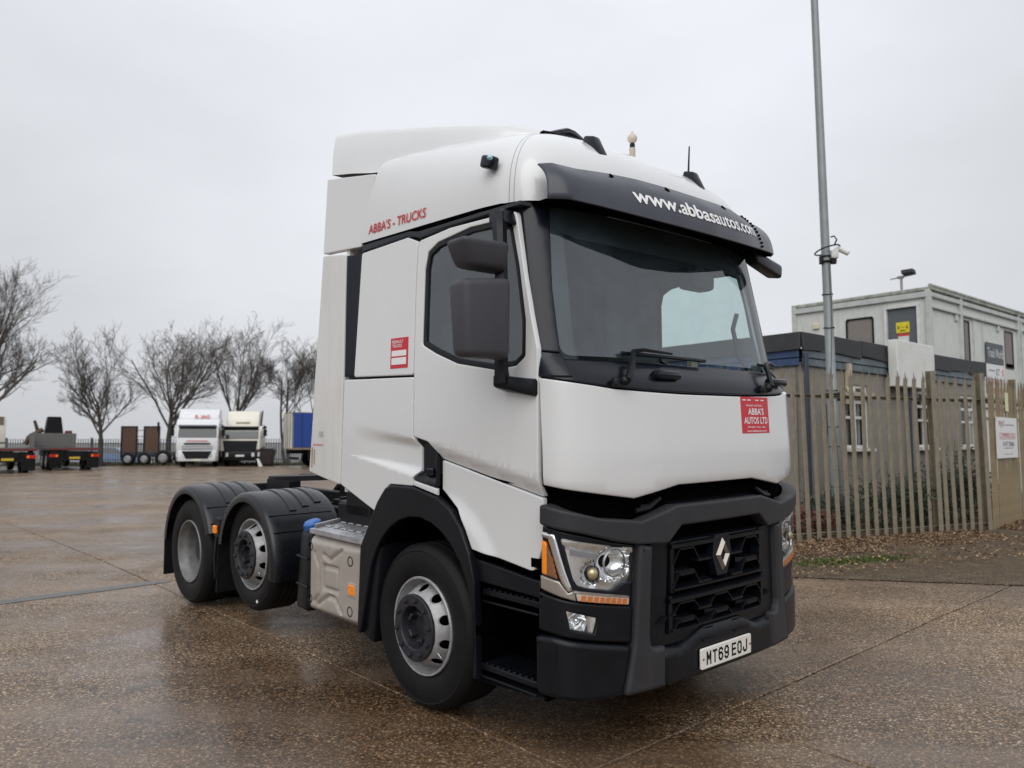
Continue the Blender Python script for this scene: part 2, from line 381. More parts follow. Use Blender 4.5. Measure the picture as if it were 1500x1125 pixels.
# ---- cab sides
WIN = [(.055, 2.262), (.060, 2.721), (.085, 2.815), (.17, 2.857), (.473, 2.895), (.735, 2.889), (.812, 2.85), (.871, 2.626), (.929, 2.318), (.931, 2.135), (.877, 2.098), (.711, 2.083), (.38, 2.136), (.181, 2.206)]
def smooth01(t): t = max(0, min(1, t)); return t * t * (3 - 2 * t)
for sg in SIDES:
    S = MS(sg); near = sg < 0
    ch = lambda x: 1.655 - (x - .081) * .1973      # crease under the door skin
    cl_ = lambda x: 1.546 - (x - .191) * .206
    def door_off(x, z):
        a, b = ch(x), cl_(x)
        return 0. if z >= a else -.045 * smooth01((a - z) / max(.02, a - b))
    DOOR = [(-.038, 2.918), (.279, 2.948), (.794, 2.943), (.862, 2.938), (.931, 2.599), (.991, 2.349), (1.043, 2.161), (1.046, 2.009), (1.046, 1.372), (.191, 1.546), (.10, 1.648), (-.047, 1.678), (-.047, 2.626)]
    rr = [.04, 0, 0, .05, .2, .2, .1, 0, .01, .01, .02, .02, .0]
    window_o = fillet(offset(ccw(WIN), -.022), .03, 3)
    dr = panel('door', fillet(DOOR, rr), S, WHITE, T, holes=[window_o], grid=.045, off=door_off, lines=[[(x, ch(x)) for x in (.1, .5, .8, 1.04)]], th=.03)
    SK = [(.196, 1.538), (1.046, 1.365), (1.046, 1.119), (.983, .969), (.499, 1.037), (.437, 1.148), (.355, 1.259), (.196, 1.361)]
    def sk_off(x, z):
        d = hypot(x - .10, z - .66); return -.026 * smooth01((d - .60) / .10)      # a soft round bulge over the wheel
    panel('lower_door_panel', fillet(SK, [.01, .01, .03, .05, .02, .06, .06, .01]), S, WHITE, T, grid=.035, off=sk_off, h0=-.012, th=.03)
    # window: rubber seal, pane, inner trim
    sl = panel('window_seal', window_o, S, BLACK, dr, holes=[offset(ccw(WIN), .012)], grid=.05, h0=-.006, th=.02)
    panel('window_pane', offset(ccw(WIN), .0), S, SIDEGLASS, dr, grid=.08, h0=-.018, rim=False)
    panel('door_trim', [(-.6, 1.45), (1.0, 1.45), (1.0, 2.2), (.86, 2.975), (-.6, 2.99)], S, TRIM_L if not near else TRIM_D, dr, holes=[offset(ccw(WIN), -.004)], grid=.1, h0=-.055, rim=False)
    # door handle recess
    HD = [(-.047, 1.668), (.085, 1.640), (.186, 1.544), (.186, 1.372), (-.055, 1.409), (-.007, 1.454), (-.007, 1.606)]
    hp = panel('door_handle', fillet(HD, .012), S, BLACK, T, grid=.03, off=lambda x, z: -.05 * smooth01((min(x + .06, .19 - x)) / .06) * smooth01((z - 1.40) / .05), th=.03)
    MB().box(S(.09, 1.46, -.03), (.07, .03, .05), bev=.008).build('handle_lever', GLOSSBLACK, hp)
    panel('sill_strip', [(-.05, 1.403), (.186, 1.366), (.186, 1.327), (-.05, 1.372)], S, WHITE, T, grid=.04, h0=-.002)
    # sleeper panels
    c1 = lambda x: 1.752 - (x + .724) * .122; c2 = lambda x: 1.642 - max(0, x + .764) * .046
    c3 = lambda x: 1.545 - (x + .764) * .082; c4 = lambda x: 1.545 - (x + .764) * .168
    def sl_off(x, z):
        k = smooth01((x + .80) / .7)
        if z > c1(x): return 0.
        if z > c2(x): return -.038 * k * smooth01((c1(x) - z) / max(.015, c1(x) - c2(x)))
        if z > c3(x): return -.038 * k
        if z > c4(x): return -.038 * k + .036 * k * smooth01((c3(x) - z) / max(.015, c3(x) - c4(x)))
        return -.002 * k
    SLP = [(-.868, 2.065), (-.055, 2.052), (-.056, 1.674), (-.013, 1.609), (-.013, 1.462), (-.06, 1.417), (-.058, 1.368), (-.30, 1.366), (-.35, 1.335), (-.435, 1.235), (-.478, 1.178), (-.905, 1.33)]
    panel('sleeper_side_panel', fillet(SLP, [.02, .015, .01, .01, .01, .01, .01, .03, .05, .02, .01, .02]), S, WHITE, T, grid=.02, off=sl_off, lines=[[(x, f(x)) for x in (-.80, -.7, -.6, -.5, -.4, -.3, -.2, -.1, -.02)] for f in (c1, c2, c3, c4, lambda x: (c1(x) + c2(x)) / 2, lambda x: (c3(x) + c4(x)) / 2)], th=.03)
    lk = panel('locker_door', fillet([(-.690, 2.942), (-.155, 2.962), (-.045, 2.918), (-.056, 2.63), (-.056, 2.066), (-.742, 2.079)], [.02, .03, .02, 0, .02, .02]), S, WHITE, T, grid=.06, th=.03)
    panel('air_vent', [(-.893, 2.958), (-.703, 2.951), (-.757, 2.084), (-.878, 2.088)], S, GLOSSBLACK, T, grid=.06, off=lambda x, z: -.05 * smooth01((x + .9) / .14), h0=-.004, th=.04)
    SC = lambda x, z, h=0., S=S, sg=sg: S(x, z, h - .10 * max(0, (-x - 1.0)) ** 1.6)
    panel('corner_fairing', fillet([(-1.236, 3.008), (-.901, 2.968), (-.886, 2.09), (-.915, 1.327), (-1.388, 1.398), (-1.334, 1.807), (-1.27, 2.469)], .012), SC, WHITE_DIRTY, T, grid=.06, th=.05)
    panel('upper_fairing', fillet([(-1.208, 3.585), (-.557, 3.476), (-.700, 2.990), (-1.235, 3.022)], .015), SC, WHITE, T, grid=.06, th=.05)
    # black gutter strip between cab side and roof
    top = [(-.697, 3.008), (-.157, 3.010), (-.03, 2.983), (.278, 2.990), (.53, 2.996), (.80, 2.992)]
    bot = [(.80, 2.955), (.53, 2.962), (.278, 2.957), (-.03, 2.938), (-.145, 2.974), (-.697, 2.954)]
    panel('gutter_strip', top + bot, S, GLOSSBLACK, T, grid=.05, h0=-.008, th=.03)
    # front wheel arch
    def ARC(x0, z0, rx, rz, a0, a1, n=14): return [(x0 + rx * cos(radians(a0 + (a1 - a0) * i / n)), z0 + rz * sin(radians(a0 + (a1 - a0) * i / n))) for i in range(n + 1)]
    AO = [(-.478, 1.172), (-.435, 1.242), (-.345, 1.338), (-.28, 1.360), (-.05, 1.364), (.193, 1.318), (.32, 1.252), (.42, 1.155), (.50, 1.01), (.545, .86), (.565, .32)]
    AI = ARC(0, .56, .545, .62, 5, 168)
    panel('wheel_arch', fillet(AO, [.0, .02, .04, .04, .02, .02, .02, .02, .02, 0, 0]) + [(.535, .32)] + AI + [(-.62, .352), (-.66, .352), (-.63, .93)], S, BLACK, T, grid=.06, h0=.012, th=.05, r=.008)
    mbl = MB()
    for i in range(18):
        a0, a1 = radians(2 + i * 9.8), radians(2 + (i + 1) * 9.8)
        mbl.add([(.56 * cos(a0), sg * 1.2, .54 + .64 * sin(a0)), (.56 * cos(a1), sg * 1.2, .54 + .64 * sin(a1)), (.56 * cos(a1), sg * .5, .54 + .64 * sin(a1)), (.56 * cos(a0), sg * .5, .54 + .64 * sin(a0))], [(0, 1, 2, 3)])
    mbl.build('arch_liner', PURE, T)
    # entry steps
    mb = MB(); mb.hull([(.53, sg * 1.165, .30), (1.08, sg * 1.165, .33), (1.08, sg * .75, .33), (.53, sg * .75, .30), (.53, sg * 1.10, .34), (1.08, sg * 1.10, .37), (1.08, sg * .75, .37), (.53, sg * .75, .34)])
    st = mb.build('step_well', BLACK, T)
    MB().box((.80, sg * .80, .72), (.58, .04, .82)).box((.80, sg * .98, 1.02), (.54, .34, .05)).box((1.075, sg * .98, .68), (.02, .36, .72)).box((.53, sg * .98, .68), (.02, .36, .72)).build('step_back', PURE, st)
    for k, (z, yy) in enumerate(((.385, 1.165), (.80, 1.15))):
        mb = MB(); mb.box((.785, sg * (yy - .13), z), (.47, .26, .035), bev=.006)
        mb.box((.785, sg * (yy + .002), z - .05), (.46, .012, .012), bev=.003)
        for i in range(9): mb.box((.60 + i * .046, sg * (yy - .035), z + .022), (.022, .06, .012), bev=.003)
        mb.build('step_tread', BLACK, st)
    panel('side_skirt', [(.50, .985), (.985, .93), (1.03, .93), (1.03, .84), (.54, .86)], S, BLACK, T, grid=.06, h0=-.03, th=.03)

# roof shell
ZR = [(-.7, 3.6), (-.3, 3.63), (0, 3.65), (.3, 3.615)]
EA = [(-.7, .07), (-.3, .13), (0, .25), (.3, .36), (.6, .5), (.8, .68), (1.06, .85)]; EB = [(-.7, .9), (-.3, .88), (0, .85), (.4, .8), (1.06, .8)]
def roof_z0(x): return 3.012 if x < .5 else 3.012 - .012 * smooth01((x - .5) / .4)
def roof_pt(x, y, t, h=0.):
    S = x if x < 0 else .3 * (1 - exp(-x / .3)); a = lerp_tab(EA, x); b = lerp_tab(EB, x); c = max(0., cos(t)); s = sin(t)
    return Vector((S + (x - S) * c ** a, y * c ** a, roof_z0(x) + (lerp_tab(ZR, S) - roof_z0(x)) * s ** b)) + Vector((0, 0, h))
OUT = [(-.70 + 1.44 * i / 28, -(Wd(-.70 + 1.44 * i / 28, 2.97) + .004)) for i in range(29)]
for i in range(41):
    p = MF(-1.309 + 1.309 * i / 40, 2.99); 
    if p.x > OUT[28][0] + .01: OUT.append((p.x + .004, p.y))
OUT += [(x, -y) for x, y in OUT[::-1][1:]]
# shift the rear edge so that the roof side ends on the slanted fairing line
mb = MB(); NT = 30
tt = [(i / NT) ** 1.15 * pi / 2 * .9999 for i in range(NT + 1)]
tt = [0, .004, .012, .03] + [t for t in tt if t > .045]; NTT = len(tt)
vs = []
for (x, y) in OUT:
    for t in tt:
        p = roof_pt(x, y, t)
        if x < -.3: p.x += (p.z - 3.0) * .30 * smooth01((-.3 - x) / .4)
        vs.append(p)
fs = [(i * NTT + j, (i + 1) * NTT + j, (i + 1) * NTT + j + 1, i * NTT + j + 1) for i in range(len(OUT) - 1) for j in range(NTT - 1)]
mb.add(vs, fs)
rf = mb.build('cab_roof', WHITE, T, sharp=60)
mb = MB(); n = len(OUT)      # turned-in lip under the roof edge
mb.add([Vector((x, y, roof_z0(x))) for x, y in OUT] + [Vector((x - .05 * (1 if x > .6 else 0), y * .955, roof_z0(x) - .012)) for x, y in OUT], [(i, i + 1, n + i + 1, n + i) for i in range(n - 1)])
mb.build('roof_lip', GLOSSBLACK, rf)
def roof_at(x, y, h=0.):      # height of the roof by search over the shell
    best = None
    for i, v in enumerate(vs):
        d = (v.x - x) ** 2 + (v.y - y) ** 2
        if best is None or d < best[0]: best = (d, v)
    return Vector((x, y, best[1].z + h))
# seam pair over the windscreen corner
for sg in SIDES:
    for dx in (0, .035):
        pts = []
        for j in range(0, NTT, 1):
            k = min(range(len(OUT)), key=lambda i: (OUT[i][0] - (.80 + dx)) ** 2 + (OUT[i][1] - sg * 1.15) ** 2)
            pts.append(roof_pt(OUT[k][0], OUT[k][1], tt[j]) + Vector((.0, 0, -.0015)))
        MB().tube([p for p in pts if abs(p.y) > .62], .0022, 5).build('roof_seam', mat('seam_grey', (.22, .22, .21), .6), rf)
# air deflector on the roof
ED = [(-1.217, 1.12, 3.963), (-.886, 1.10, 3.908), (-.66, 1.07, 3.862), (-.3, 1.02, 3.79), (-.106, 1.0, 3.748), (.236, .93, 3.678), (.441, .86, 3.632), (.62, .75, 3.575)]
mb = MB(); rows = []
for i, (x, w, z) in enumerate(ED):
    zb = 3.60 - .19 * max(0, (x + 1.1)) if x < -.5 else 3.47
    xb = -1.135 if i == 0 else x
    prof = [(w + .075 * min(1, (z - zb) / .35), zb), (w + .045 * min(1, (z - zb) / .35), zb + (z - zb) * .5), (w + .012, z - .055), (w - .004, z - .02), (w - .03, z - .003), (w - .10, z + .006), (w * .6, z + .02), (0, z + .028)]
    prof = prof + [(-a, b) for a, b in prof[::-1][1:]]
    rows.append([Vector((x + (xb - x) * (1 - (b - zb) / max(.01, z - zb)) if i == 0 else x, -a, b)) for a, b in prof])
K = len(rows[0]); vv = [p for r in rows for p in r]
ff = [(i * K + j, (i + 1) * K + j, (i + 1) * K + j + 1, i * K + j + 1) for i in range(len(rows) - 1) for j in range(K - 1)] + [tuple(range(K))]
mb.add(vv, ff); b = mb
de = mb.build('roof_deflector', WHITE, T, sharp=40)
# cab rear wall, floor, headliner and dark inside
MB().box((-.90, 0, 2.15), (.04, 2.38, 1.75)).build('rear_wall', WHITE_DIRTY, T)
MB().box((-.52, 0, 2.2), (.04, 2.3, 1.5)).box((-.3, 0, 1.9), (.42, 2.2, .3), bev=.05, seg=2).build('bunk', TRIM_D, T)
MB().box((.1, 0, 1.46), (2.0, 2.3, .06)).box((.2, 0, 1.08), (2.0, 1.5, .7)).build('cab_floor', PURE, T)
MB().box((.10, 0, 2.975), (1.62, 2.36, .02)).build('headliner', TRIM_D, T)
mb = MB(); mb.prism([(.62, 1.5), (1.16, 1.5), (1.16, 2.03), (1.0, 2.09), (.66, 2.05)], lambda x, z: Vector((x, -1.08, z)), lambda x, z: Vector((x, 1.08, z)))
mb.build('dashboard', TRIM_D, T)
for y in (-.55, .55):
    mb = MB(); mb.box((.05, y, 1.78), (.5, .5, .16), bev=.05, seg=2); mb.box((-.2, y, 2.15), (.16, .48, .72), rot=Matrix.Rotation(radians(-12), 3, 'Y'), bev=.06, seg=2); mb.box((-.3, y, 2.6), (.1, .28, .2), bev=.04, seg=2)
    mb.build('seat', TRIM_D, T)
MB().tube([(.55 + .0, -.55 + .21 * cos(a * pi / 12), 2.12 + .19 * sin(a * pi / 12)) for a in range(25)], .016, 6, cap=False).tube([(.55, -.55, 2.12), (.8, -.55, 1.9)], .03, 6).build('steering_wheel', TRIM_D, T)
for sg in SIDES:
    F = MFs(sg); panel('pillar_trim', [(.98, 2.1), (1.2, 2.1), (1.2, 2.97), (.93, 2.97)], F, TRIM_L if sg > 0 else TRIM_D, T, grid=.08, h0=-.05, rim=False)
mb = MB(); mb.tube([MF(.86, 2.15, -.10), MF(.83, 2.25, -.14), MF(.83, 2.45, -.14), MF(.86, 2.55, -.10)], .016, 6); mb.build('grab_handle', GREY, T)
MB().box(MF(.33, 2.72, -.10), (.14, .24, .12), bev=.03, seg=2).box(MF(.33, 2.80, -.08), (.05, .08, .08), bev=.01).build('dash_camera', TRIM_D, T)

# ---- windscreen, pillars, cowl
GL = [(-1.09, 2.128), (1.09, 2.128), (1.085, 2.5), (1.035, 2.995), (-1.035, 2.995), (-1.085, 2.5)]
panel('windscreen', fillet(GL, [.06, .06, .0, .06, .06, 0]), MF, GLASS, T, grid=.08, rim=False, h0=-.004)
SB = [(-1.02, 2.985), (-1.02, 2.91), (-.98, 2.845), (-.85, 2.812), (-.5, 2.802), (0, 2.798), (.5, 2.802), (.85, 2.812), (.98, 2.845), (1.02, 2.91), (1.02, 2.985)]
panel('sun_blind', fillet(SB, .04), MF, TRIM_D, T, grid=.08, rim=False, h0=-.03)
for sg in SIDES:
    F = MFs(sg)
    panel('windscreen_pillar', fillet([(1.088, 2.14), (1.218, 2.150), (1.217, 2.45), (1.204, 2.80), (1.195, 2.985), (1.033, 2.985), (1.083, 2.5)], .01), F, GLOSSBLACK, T, grid=.05, th=.03, h0=-.002)
    panel('pillar_base', [(1.086, 2.138), (1.222, 2.148), (1.305, 2.150), (1.309, 2.012), (1.10, 2.012)], F, GLOSSBLACK, T, grid=.03, th=.03, h0=-.004)
cz = [(0, 1.937), (.3, 1.937), (.6, 1.944), (.86, 1.956), (1.1, 1.985), (1.306, 2.016)]
hz = [(0, 1.357 + .058), (.385, 1.415), (.745, 1.359), (1.093, 1.410), (1.302, 1.440)]
half = [(a, lerp_tab(cz, a)) for a in [1.3 * i / 12 for i in range(13)]]
CW = [(-a, z) for a, z in half[::-1]] + half[1:] + [(1.19, 2.09), (1.10, 2.118), (-1.10, 2.118), (-1.19, 2.09)]
panel('cowl_panel', CW, MF, GLOSSBLACK, T, grid=.05, th=.03, h0=-.016)
# front service panel (white)
up = [(a, lerp_tab(cz, a) - .012) for a in [1.302 * i / 12 for i in range(13)]]; lo = hz
HD = [(-a, z) for a, z in lo[::-1]] + lo[1:] + up[::-1] + [(-a, z) for a, z in up[1:]]
def hood_off(s, z):
    zl = lerp_tab(hz, abs(s)); return -.007 * smooth01((zl + .016 - z) / .016)
hood = panel('front_panel', HD, MF, WHITE, T, grid=.05, off=hood_off, th=.03, r=.004)
panel('front_recess', [(-1.30, 1.25), (1.30, 1.25), (1.30, 1.48), (-1.30, 1.48)], MF, PURE, T, grid=.08, rim=False, h0=-.085)
# washer and hinge bits showing in the gap
for sg in SIDES:
    MB().tube([MF(sg * .70, 1.285, -.05), MF(sg * .60, 1.30, -.05), MF(sg * .50, 1.345, -.05)], [.014, .02, .012], 6).box(MF(sg * .63, 1.302, -.05), (.02, .07, .03), bev=.006).build('hinge', CHASSIS, T)
# ---- bumper
brow_t = [(0, 1.306), (.44, 1.306), (.716, 1.240), (.976, 1.267), (1.094, 1.296), (1.306, 1.345)]
brow_b = [(1.306, 1.238), (1.094, 1.196), (.889, 1.143), (.749, 1.117), (.52, 1.104), (.405, 1.192), (0, 1.192)]
BR = brow_t + brow_b[:-1]; BR = [(a, z) for a, z in BR if a > 0] + [(-a, z) for a, z in BR[::-1] if a > 0]
panel('bumper_brow', fillet(BR, .02, 4), MF, GREY, T, grid=.05, h0=.03, th=.09, r=.011)
MB().add([MF(s, z, h) for s in [-.43 + .86 * i / 8 for i in range(9)] for z, h in ((1.296, .0), (1.318, -.075))], [(i * 2, i * 2 + 1, i * 2 + 3, i * 2 + 2) for i in range(8)]).build('brow_shelf', BLACK, T)
panel('bumper_back', [(-1.33, .34), (-.8, .31), (.8, .31), (1.33, .34), (1.33, 1.23), (-1.33, 1.23)], MF, PURE, T, grid=.08, rim=False, h0=-.10)
for sg in SIDES:
    F = MFs(sg)
    # grey upright
    panel('bumper_upright', fillet([(.735, 1.115), (.640, 1.100), (.664, .62), (.655, .575), (.63, .556), (.545, .552), (.548, .336), (.838, .336), (.812, .43), (.776, .60), (.752, .90)], [.01, .01, .02, .03, .03, .01, .01, .02, .02, .02, .02]), F, GREY, T, grid=.05, h0=.028, th=.10, r=.02)
    # black corner, upper and lower
    panel('bumper_corner', fillet([(1.335, .885), (1.095, .842), (.765, .792), (.776, .600), (1.02, .640), (1.24, .678), (1.335, .690)], .01), F, BLACK, T, grid=.05, h0=.0, th=.08, r=.01, holes=[[(1.171, .80), (1.003, .757), (1.017, .680), (1.148, .708)]])
    panel('bumper_lower_corner', fillet([(1.352, .655), (1.24, .668), (1.02, .630), (.779, .588), (.816, .43), (.842, .335), (1.0, .335), (1.20, .352), (1.335, .362), (1.35, .40)], [.01, .01, .01, .01, .01, .01, .02, .02, .04, .03]), F, BLACK, T, grid=.05, h0=.012, th=.08, r=.025)
    MB().prism([(1.315, .64), (1.215, .625), (1.215, .535), (1.31, .53)], lambda a, z: F(a, z, .010), lambda a, z: F(a, z, .016)).build('tow_cover', BLACK, T)
    # fog lamp
    fg = panel('fog_lamp', [(1.168, .797), (1.006, .756), (1.019, .683), (1.146, .710)], F, LENS, T, grid=.04, rim=False, h0=-.006)
    panel('reflector_bowl', [(1.175, .803), (1.0, .758), (1.015, .678), (1.15, .705)], F, REFLECTOR, fg, grid=.02, rim=False, h0=-.012, off=lambda a, z: -.075 * max(0, 1 - ((a - 1.105) / .055) ** 2 - ((z - .742) / .045) ** 2) - .02 * max(0, 1 - ((a - 1.035) / .03) ** 2))
    MB().sphere(F(1.105, .742, -.05), .016, 10, 6).build('bulb', CHROME, fg)
    # headlamp
    HL = fillet([(1.200, 1.172), (1.094, 1.151), (.889, 1.117), (.763, 1.100), (.770, .912), (.821, .912), (.886, .884), (.91, .882), (1.056, .906), (1.112, .924), (1.137, .960)], [.01, 0, 0, .01, .01, .01, .01, .01, .02, .02, .02])
    HH = fillet([(1.318, 1.226), (1.094, 1.185), (.889, 1.137), (.748, 1.112), (.768, .80), (1.095, .846), (1.318, .888)], .01)
    hl = panel('headlamp', HL, F, LENS, T, grid=.05, rim=True, h0=.010, th=.03, r=.01)
    panel('lamp_housing', HH, F, GLOSSBLACK, hl, grid=.05, h0=-.012, th=.05, holes=[offset(ccw(HL), .006)])
    def bowl(a, z):
        d = 0.
        q = 1 - ((a - 1.02) / .062) ** 2 - ((z - .985) / .058) ** 2
        if q > 0: d = min(d, -.05 * sqrt(q))
        q = 1 - ((a - .885) / .11) ** 2 - ((z - 1.025) / .088) ** 2
        if q > 0: d = min(d, -.085 * sqrt(q))
        return d + (.012 if z > 1.095 + (a - .9) * .15 else 0.) - .012 * smooth01((.95 - z) / .03) * smooth01((1.0 - a) / .06)
    panel('reflector_bowl', HL, F, REFLECTOR, hl, grid=.016, rim=False, h0=-.022, off=bowl, lines=[[(1.02 + .062 * cos(k * pi / 8), .985 + .058 * sin(k * pi / 8)) for k in range(17)], [(.885 + .11 * cos(k * pi / 10), 1.025 + .088 * sin(k * pi / 10)) for k in range(21)]])
    pj = MB(); pj.lathe([(.040, .0), (.042, .02), (.036, .024)], 20, Matrix.Translation(F(1.02, .985, -.035)) @ (F(1.02, .985, 0) - F(1.02, .985, -.05)).to_track_quat('Z', 'Y').to_matrix().to_4x4()); pj.build('projector_ring', GLOSSBLACK, hl)
    pl = MB(); pl.sphere(F(1.02, .985, -.022), .033, 16, 10); pl.build('projector_lens', mat('lamp_bulb_glass', (.6, .5, .3), .06, metal=.6), hl)
    MB().prism(rect(.90, 1.112, .98, 1.126) if 0 else [(1.0, 1.085), (1.15, 1.115), (1.15, 1.085), (1.0, 1.055)], lambda a, z: F(a, z, -.02), lambda a, z: F(a, z, -.002)).build('marker_module', mat('lamp_grey', (.3, .31, .33), .3, metal=.5), hl)
    MB().lathe([(.070, .0), (.075, .012), (.068, .018), (.070, .0)], 28, Matrix.Translation(F(.885, 1.03, -.022)) @ (F(.885, 1.03, 0) - F(.885, 1.03, -.05)).to_track_quat('Z', 'Y').to_matrix().to_4x4()).build('bezel_ring', mat('lamp_grey', (.3, .31, .33), .3), hl)
    # indicator
    am = panel('indicator', [(1.309, 1.150), (1.288, 1.145), (1.252, 1.076), (1.222, .964), (1.309, .982)], F, AMBER, hl, grid=.03, h0=.004, th=.03)
    panel('indicator_cover', [(1.277, 1.132), (1.252, 1.076), (1.222, .964), (1.277, .978)], F, mat('indicator_smoked', (.20, .10, .05), .2), hl, grid=.03, h0=.0065, th=.03)
    panel('chrome_strip', [(1.312, 1.198), (1.232, 1.190), (1.172, 1.0), (1.135, .905), (1.165, .900), (1.208, .975), (1.272, 1.165), (1.312, 1.170)], F, CHROME, hl, grid=.03, h0=.006, th=.03, r=.01)
    panel('satin_trim', [(1.315, .972), (1.205, .950), (1.160, .893), (1.125, .905), (.795, .850), (.795, .838), (1.125, .892), (1.118, .852), (1.315, .905)], F, SATIN, hl, grid=.03, h0=.006, th=.03)
    panel('running_light', [(1.120, .893), (.795, .842), (.797, .803), (1.112, .853)], F, mat('drl_lens', (.55, .45, .38), .15), hl, grid=.04, h0=.004, th=.02)
    for k in range(8):
        a = .82 + k * .036; zc = .820 + (a - .8) * .155
        MB().prism([(a, zc - .013), (a + .024, zc - .010), (a + .018, zc + .019), (a - .006, zc + .016)], lambda a, z: F(a, z, .005), lambda a, z: F(a, z, .009)).build('led_segment', mat('led_amber', (.55, .17, .04), .25), hl)
# ---- grille
panel('grille_surround', fillet([(-.625, 1.108), (-.405, 1.10), (.405, 1.10), (.625, 1.108), (.652, .62), (.62, .545), (.54, .538), (-.54, .538), (-.62, .545), (-.652, .62)], .01), MF, BLACK, T, grid=.06, h0=-.012, th=.08, holes=[fillet([(-.485, 1.178), (.485, 1.178), (.515, .59), (-.515, .59)], .02)] if 0 else [fillet([(-.478, 1.085), (.478, 1.085), (.512, .60), (-.512, .60)], .02)])
for sg in SIDES:
    F = MFs(sg); MB().hull([F(.515, .66, -.01), F(.60, .665, -.01), F(.60, .665, -.012), F(.515, .66, -.012), F(.515, .70, -.01), F(.53, .705, -.01), F(.53, .705, .012), F(.52, .70, .012)]).build('bumper_gusset', BLACK, T)
def bar(mb, s0, s1, z, th, h0, h1, dz=0.):
    n = max(1, int((s1 - s0) / .05)); q = []
    for i in range(n + 1):
        s = s0 + (s1 - s0) * i / n; q += [MF(s, z - th, h0), MF(s, z - th * .6, h1), MF(s, z + th * .2, h1), MF(s, z + th, h0)]
    fs = [(i * 4 + k, i * 4 + k + 1, i * 4 + k + 5, i * 4 + k + 4) for i in range(n) for k in range(3)] + [(0, 1, 2, 3), (n * 4 + 3, n * 4 + 2, n * 4 + 1, n * 4)]
    mb.add(q, fs)
def diag(mb, s0, z0, s1, z1, w, h0, h1): mb.hull([MF(s0 - w, z0, h0), MF(s0 + w, z0, h0), MF(s1 + w, z1, h0), MF(s1 - w, z1, h0), MF(s0 - w * .6, z0, h1), MF(s0 + w * .6, z0, h1), MF(s1 + w * .6, z1, h1), MF(s1 - w * .6, z1, h1)])
def grille(zt, zb, half_w, skip):
    mb = MB(); bar(mb, -half_w, half_w, zt - .022, .026, -.05, .012)
    for sg in SIDES: mb.hull([MF(sg * half_w, zb, -.06), MF(sg * (half_w - .035), zb, -.06), MF(sg * (half_w - .035), zt, -.06), MF(sg * half_w, zt, -.06), MF(sg * half_w, zb, .0), MF(sg * (half_w - .03), zb, .0), MF(sg * (half_w - .03), zt, .0), MF(sg * half_w, zt, .0)])
    g = mb.build('grille', BLACK, T)
    dz = (zt - zb - .03) / 2
    for r in range(2):
        zh = zt - .045 - r * dz; zl = zh - dz * .62
        for c in (-1, 0, 1):
            if skip and c == 0: continue
            cx = c * .335
            mb = MB(); bar(mb, cx - .062, cx + .062, zh - (.0 if r == 0 else .012), .02 if r else .012, -.05, .008)
            if r: mb.hull([MF(cx - .095, zh - .03, -.05), MF(cx + .095, zh - .03, -.05), MF(cx + .095, zh + .0, -.05), MF(cx - .095, zh + .0, -.05), MF(cx - .07, zh - .028, .0), MF(cx + .07, zh - .028, .0), MF(cx + .06, zh + .004, .006), MF(cx - .06, zh + .004, .006)])
            for q in (-1, 1): diag(mb, cx + q * .062, zh, cx + q * .118, zl, .007, -.05, .006)
            mb.build('grille_vane', BLACK, g)
        for c in (-1.5, -.5, .5, 1.5):
            a0 = max(-half_w + .02, c * .335 - .062); a1 = min(half_w - .02, c * .335 + .062)
            if a1 - a0 < .02: continue
            mb = MB(); bar(mb, a0, a1, zl, .016, -.05, .008); mb.build('grille_vane', BLACK, g)
    mb = MB(); bar(mb, -half_w + .02, half_w - .02, zb + .016, .014, -.05, .008); mb.build('grille_vane', BLACK, g)
grille(1.103, .822, .475, True); grille(.805, .600, .492, False)
panel('grille_mesh', [(-.5, .6), (.5, .6), (.5, 1.19), (-.5, 1.19)], MF, PURE, T, grid=.08, rim=False, h0=-.07)
# diamond emblem on its black shield
mb = MB(); mb.prism([(-.075, 1.108), (.075, 1.108), (.085, 1.06), (.098, .985), (.05, .868), (-.05, .868), (-.098, .985), (-.085, 1.06)], lambda s, z: MF(s, z, -.04), lambda s, z: MF(s, z, .012)); em = mb.build('emblem_shield', GLOSSBLACK, T)
mb = MB(); D0 = [(0, 1.084), (.066, .988), (0, .892), (-.066, .988)]; D1 = [(0, 1.058), (.047, .988), (0, .918), (-.047, .988)]; D2 = [(0, 1.036), (.028, .988), (0, .940), (-.028, .988)]
v = [MF(*p, .014) for p in D0] + [MF(*p, .034) for p in D1] + [MF(*p, .016) for p in D2]
mb.add(v, [(k, (k + 1) % 4, 4 + (k + 1) % 4, 4 + k) for k in range(4)] + [(4 + k, 4 + (k + 1) % 4, 8 + (k + 1) % 4, 8 + k) for k in range(4)]); mb.build('diamond_emblem', mat('emblem_metal', (.30, .28, .25), .38, metal=.8), em, sharp=20)
# centre bumper with hump
CB = [(-.54, .548), (-.408, .530), (-.30, .560), (-.165, .612), (.165, .612), (.30, .560), (.408, .530), (.54, .548), (.543, .335), (-.543, .335)]
def cb_off(s, z): return -.05 * smooth01((z - (.50 + .07 * smooth01((.40 - abs(s)) / .22))) / .05)
cb = panel('centre_bumper', fillet(CB, [.01, .03, .03, .03, .03, .03, .03, .01, .02, .02]), MF, BLACK, T, grid=.035, h0=.022, th=.09, r=.015, off=cb_off)
for s0 in (-.19, .10):
    for k in range(4): MB().box(MF(s0 + .045, .583 - k * .014, -.004), (.03, .09, .006)).build('vent_slat', PURE, cb)
MB().prism([(-.22, .528), (-.10, .528), (-.10, .520), (-.22, .520)], lambda s, z: MF(s, z, .02), lambda s, z: MF(s, z, .032)).prism([(.10, .528), (.22, .528), (.22, .520), (.10, .520)], lambda s, z: MF(s, z, .02), lambda s, z: MF(s, z, .032)).build('bumper_ridge', BLACK, cb)
PLX = _front(0, .42).x + .040
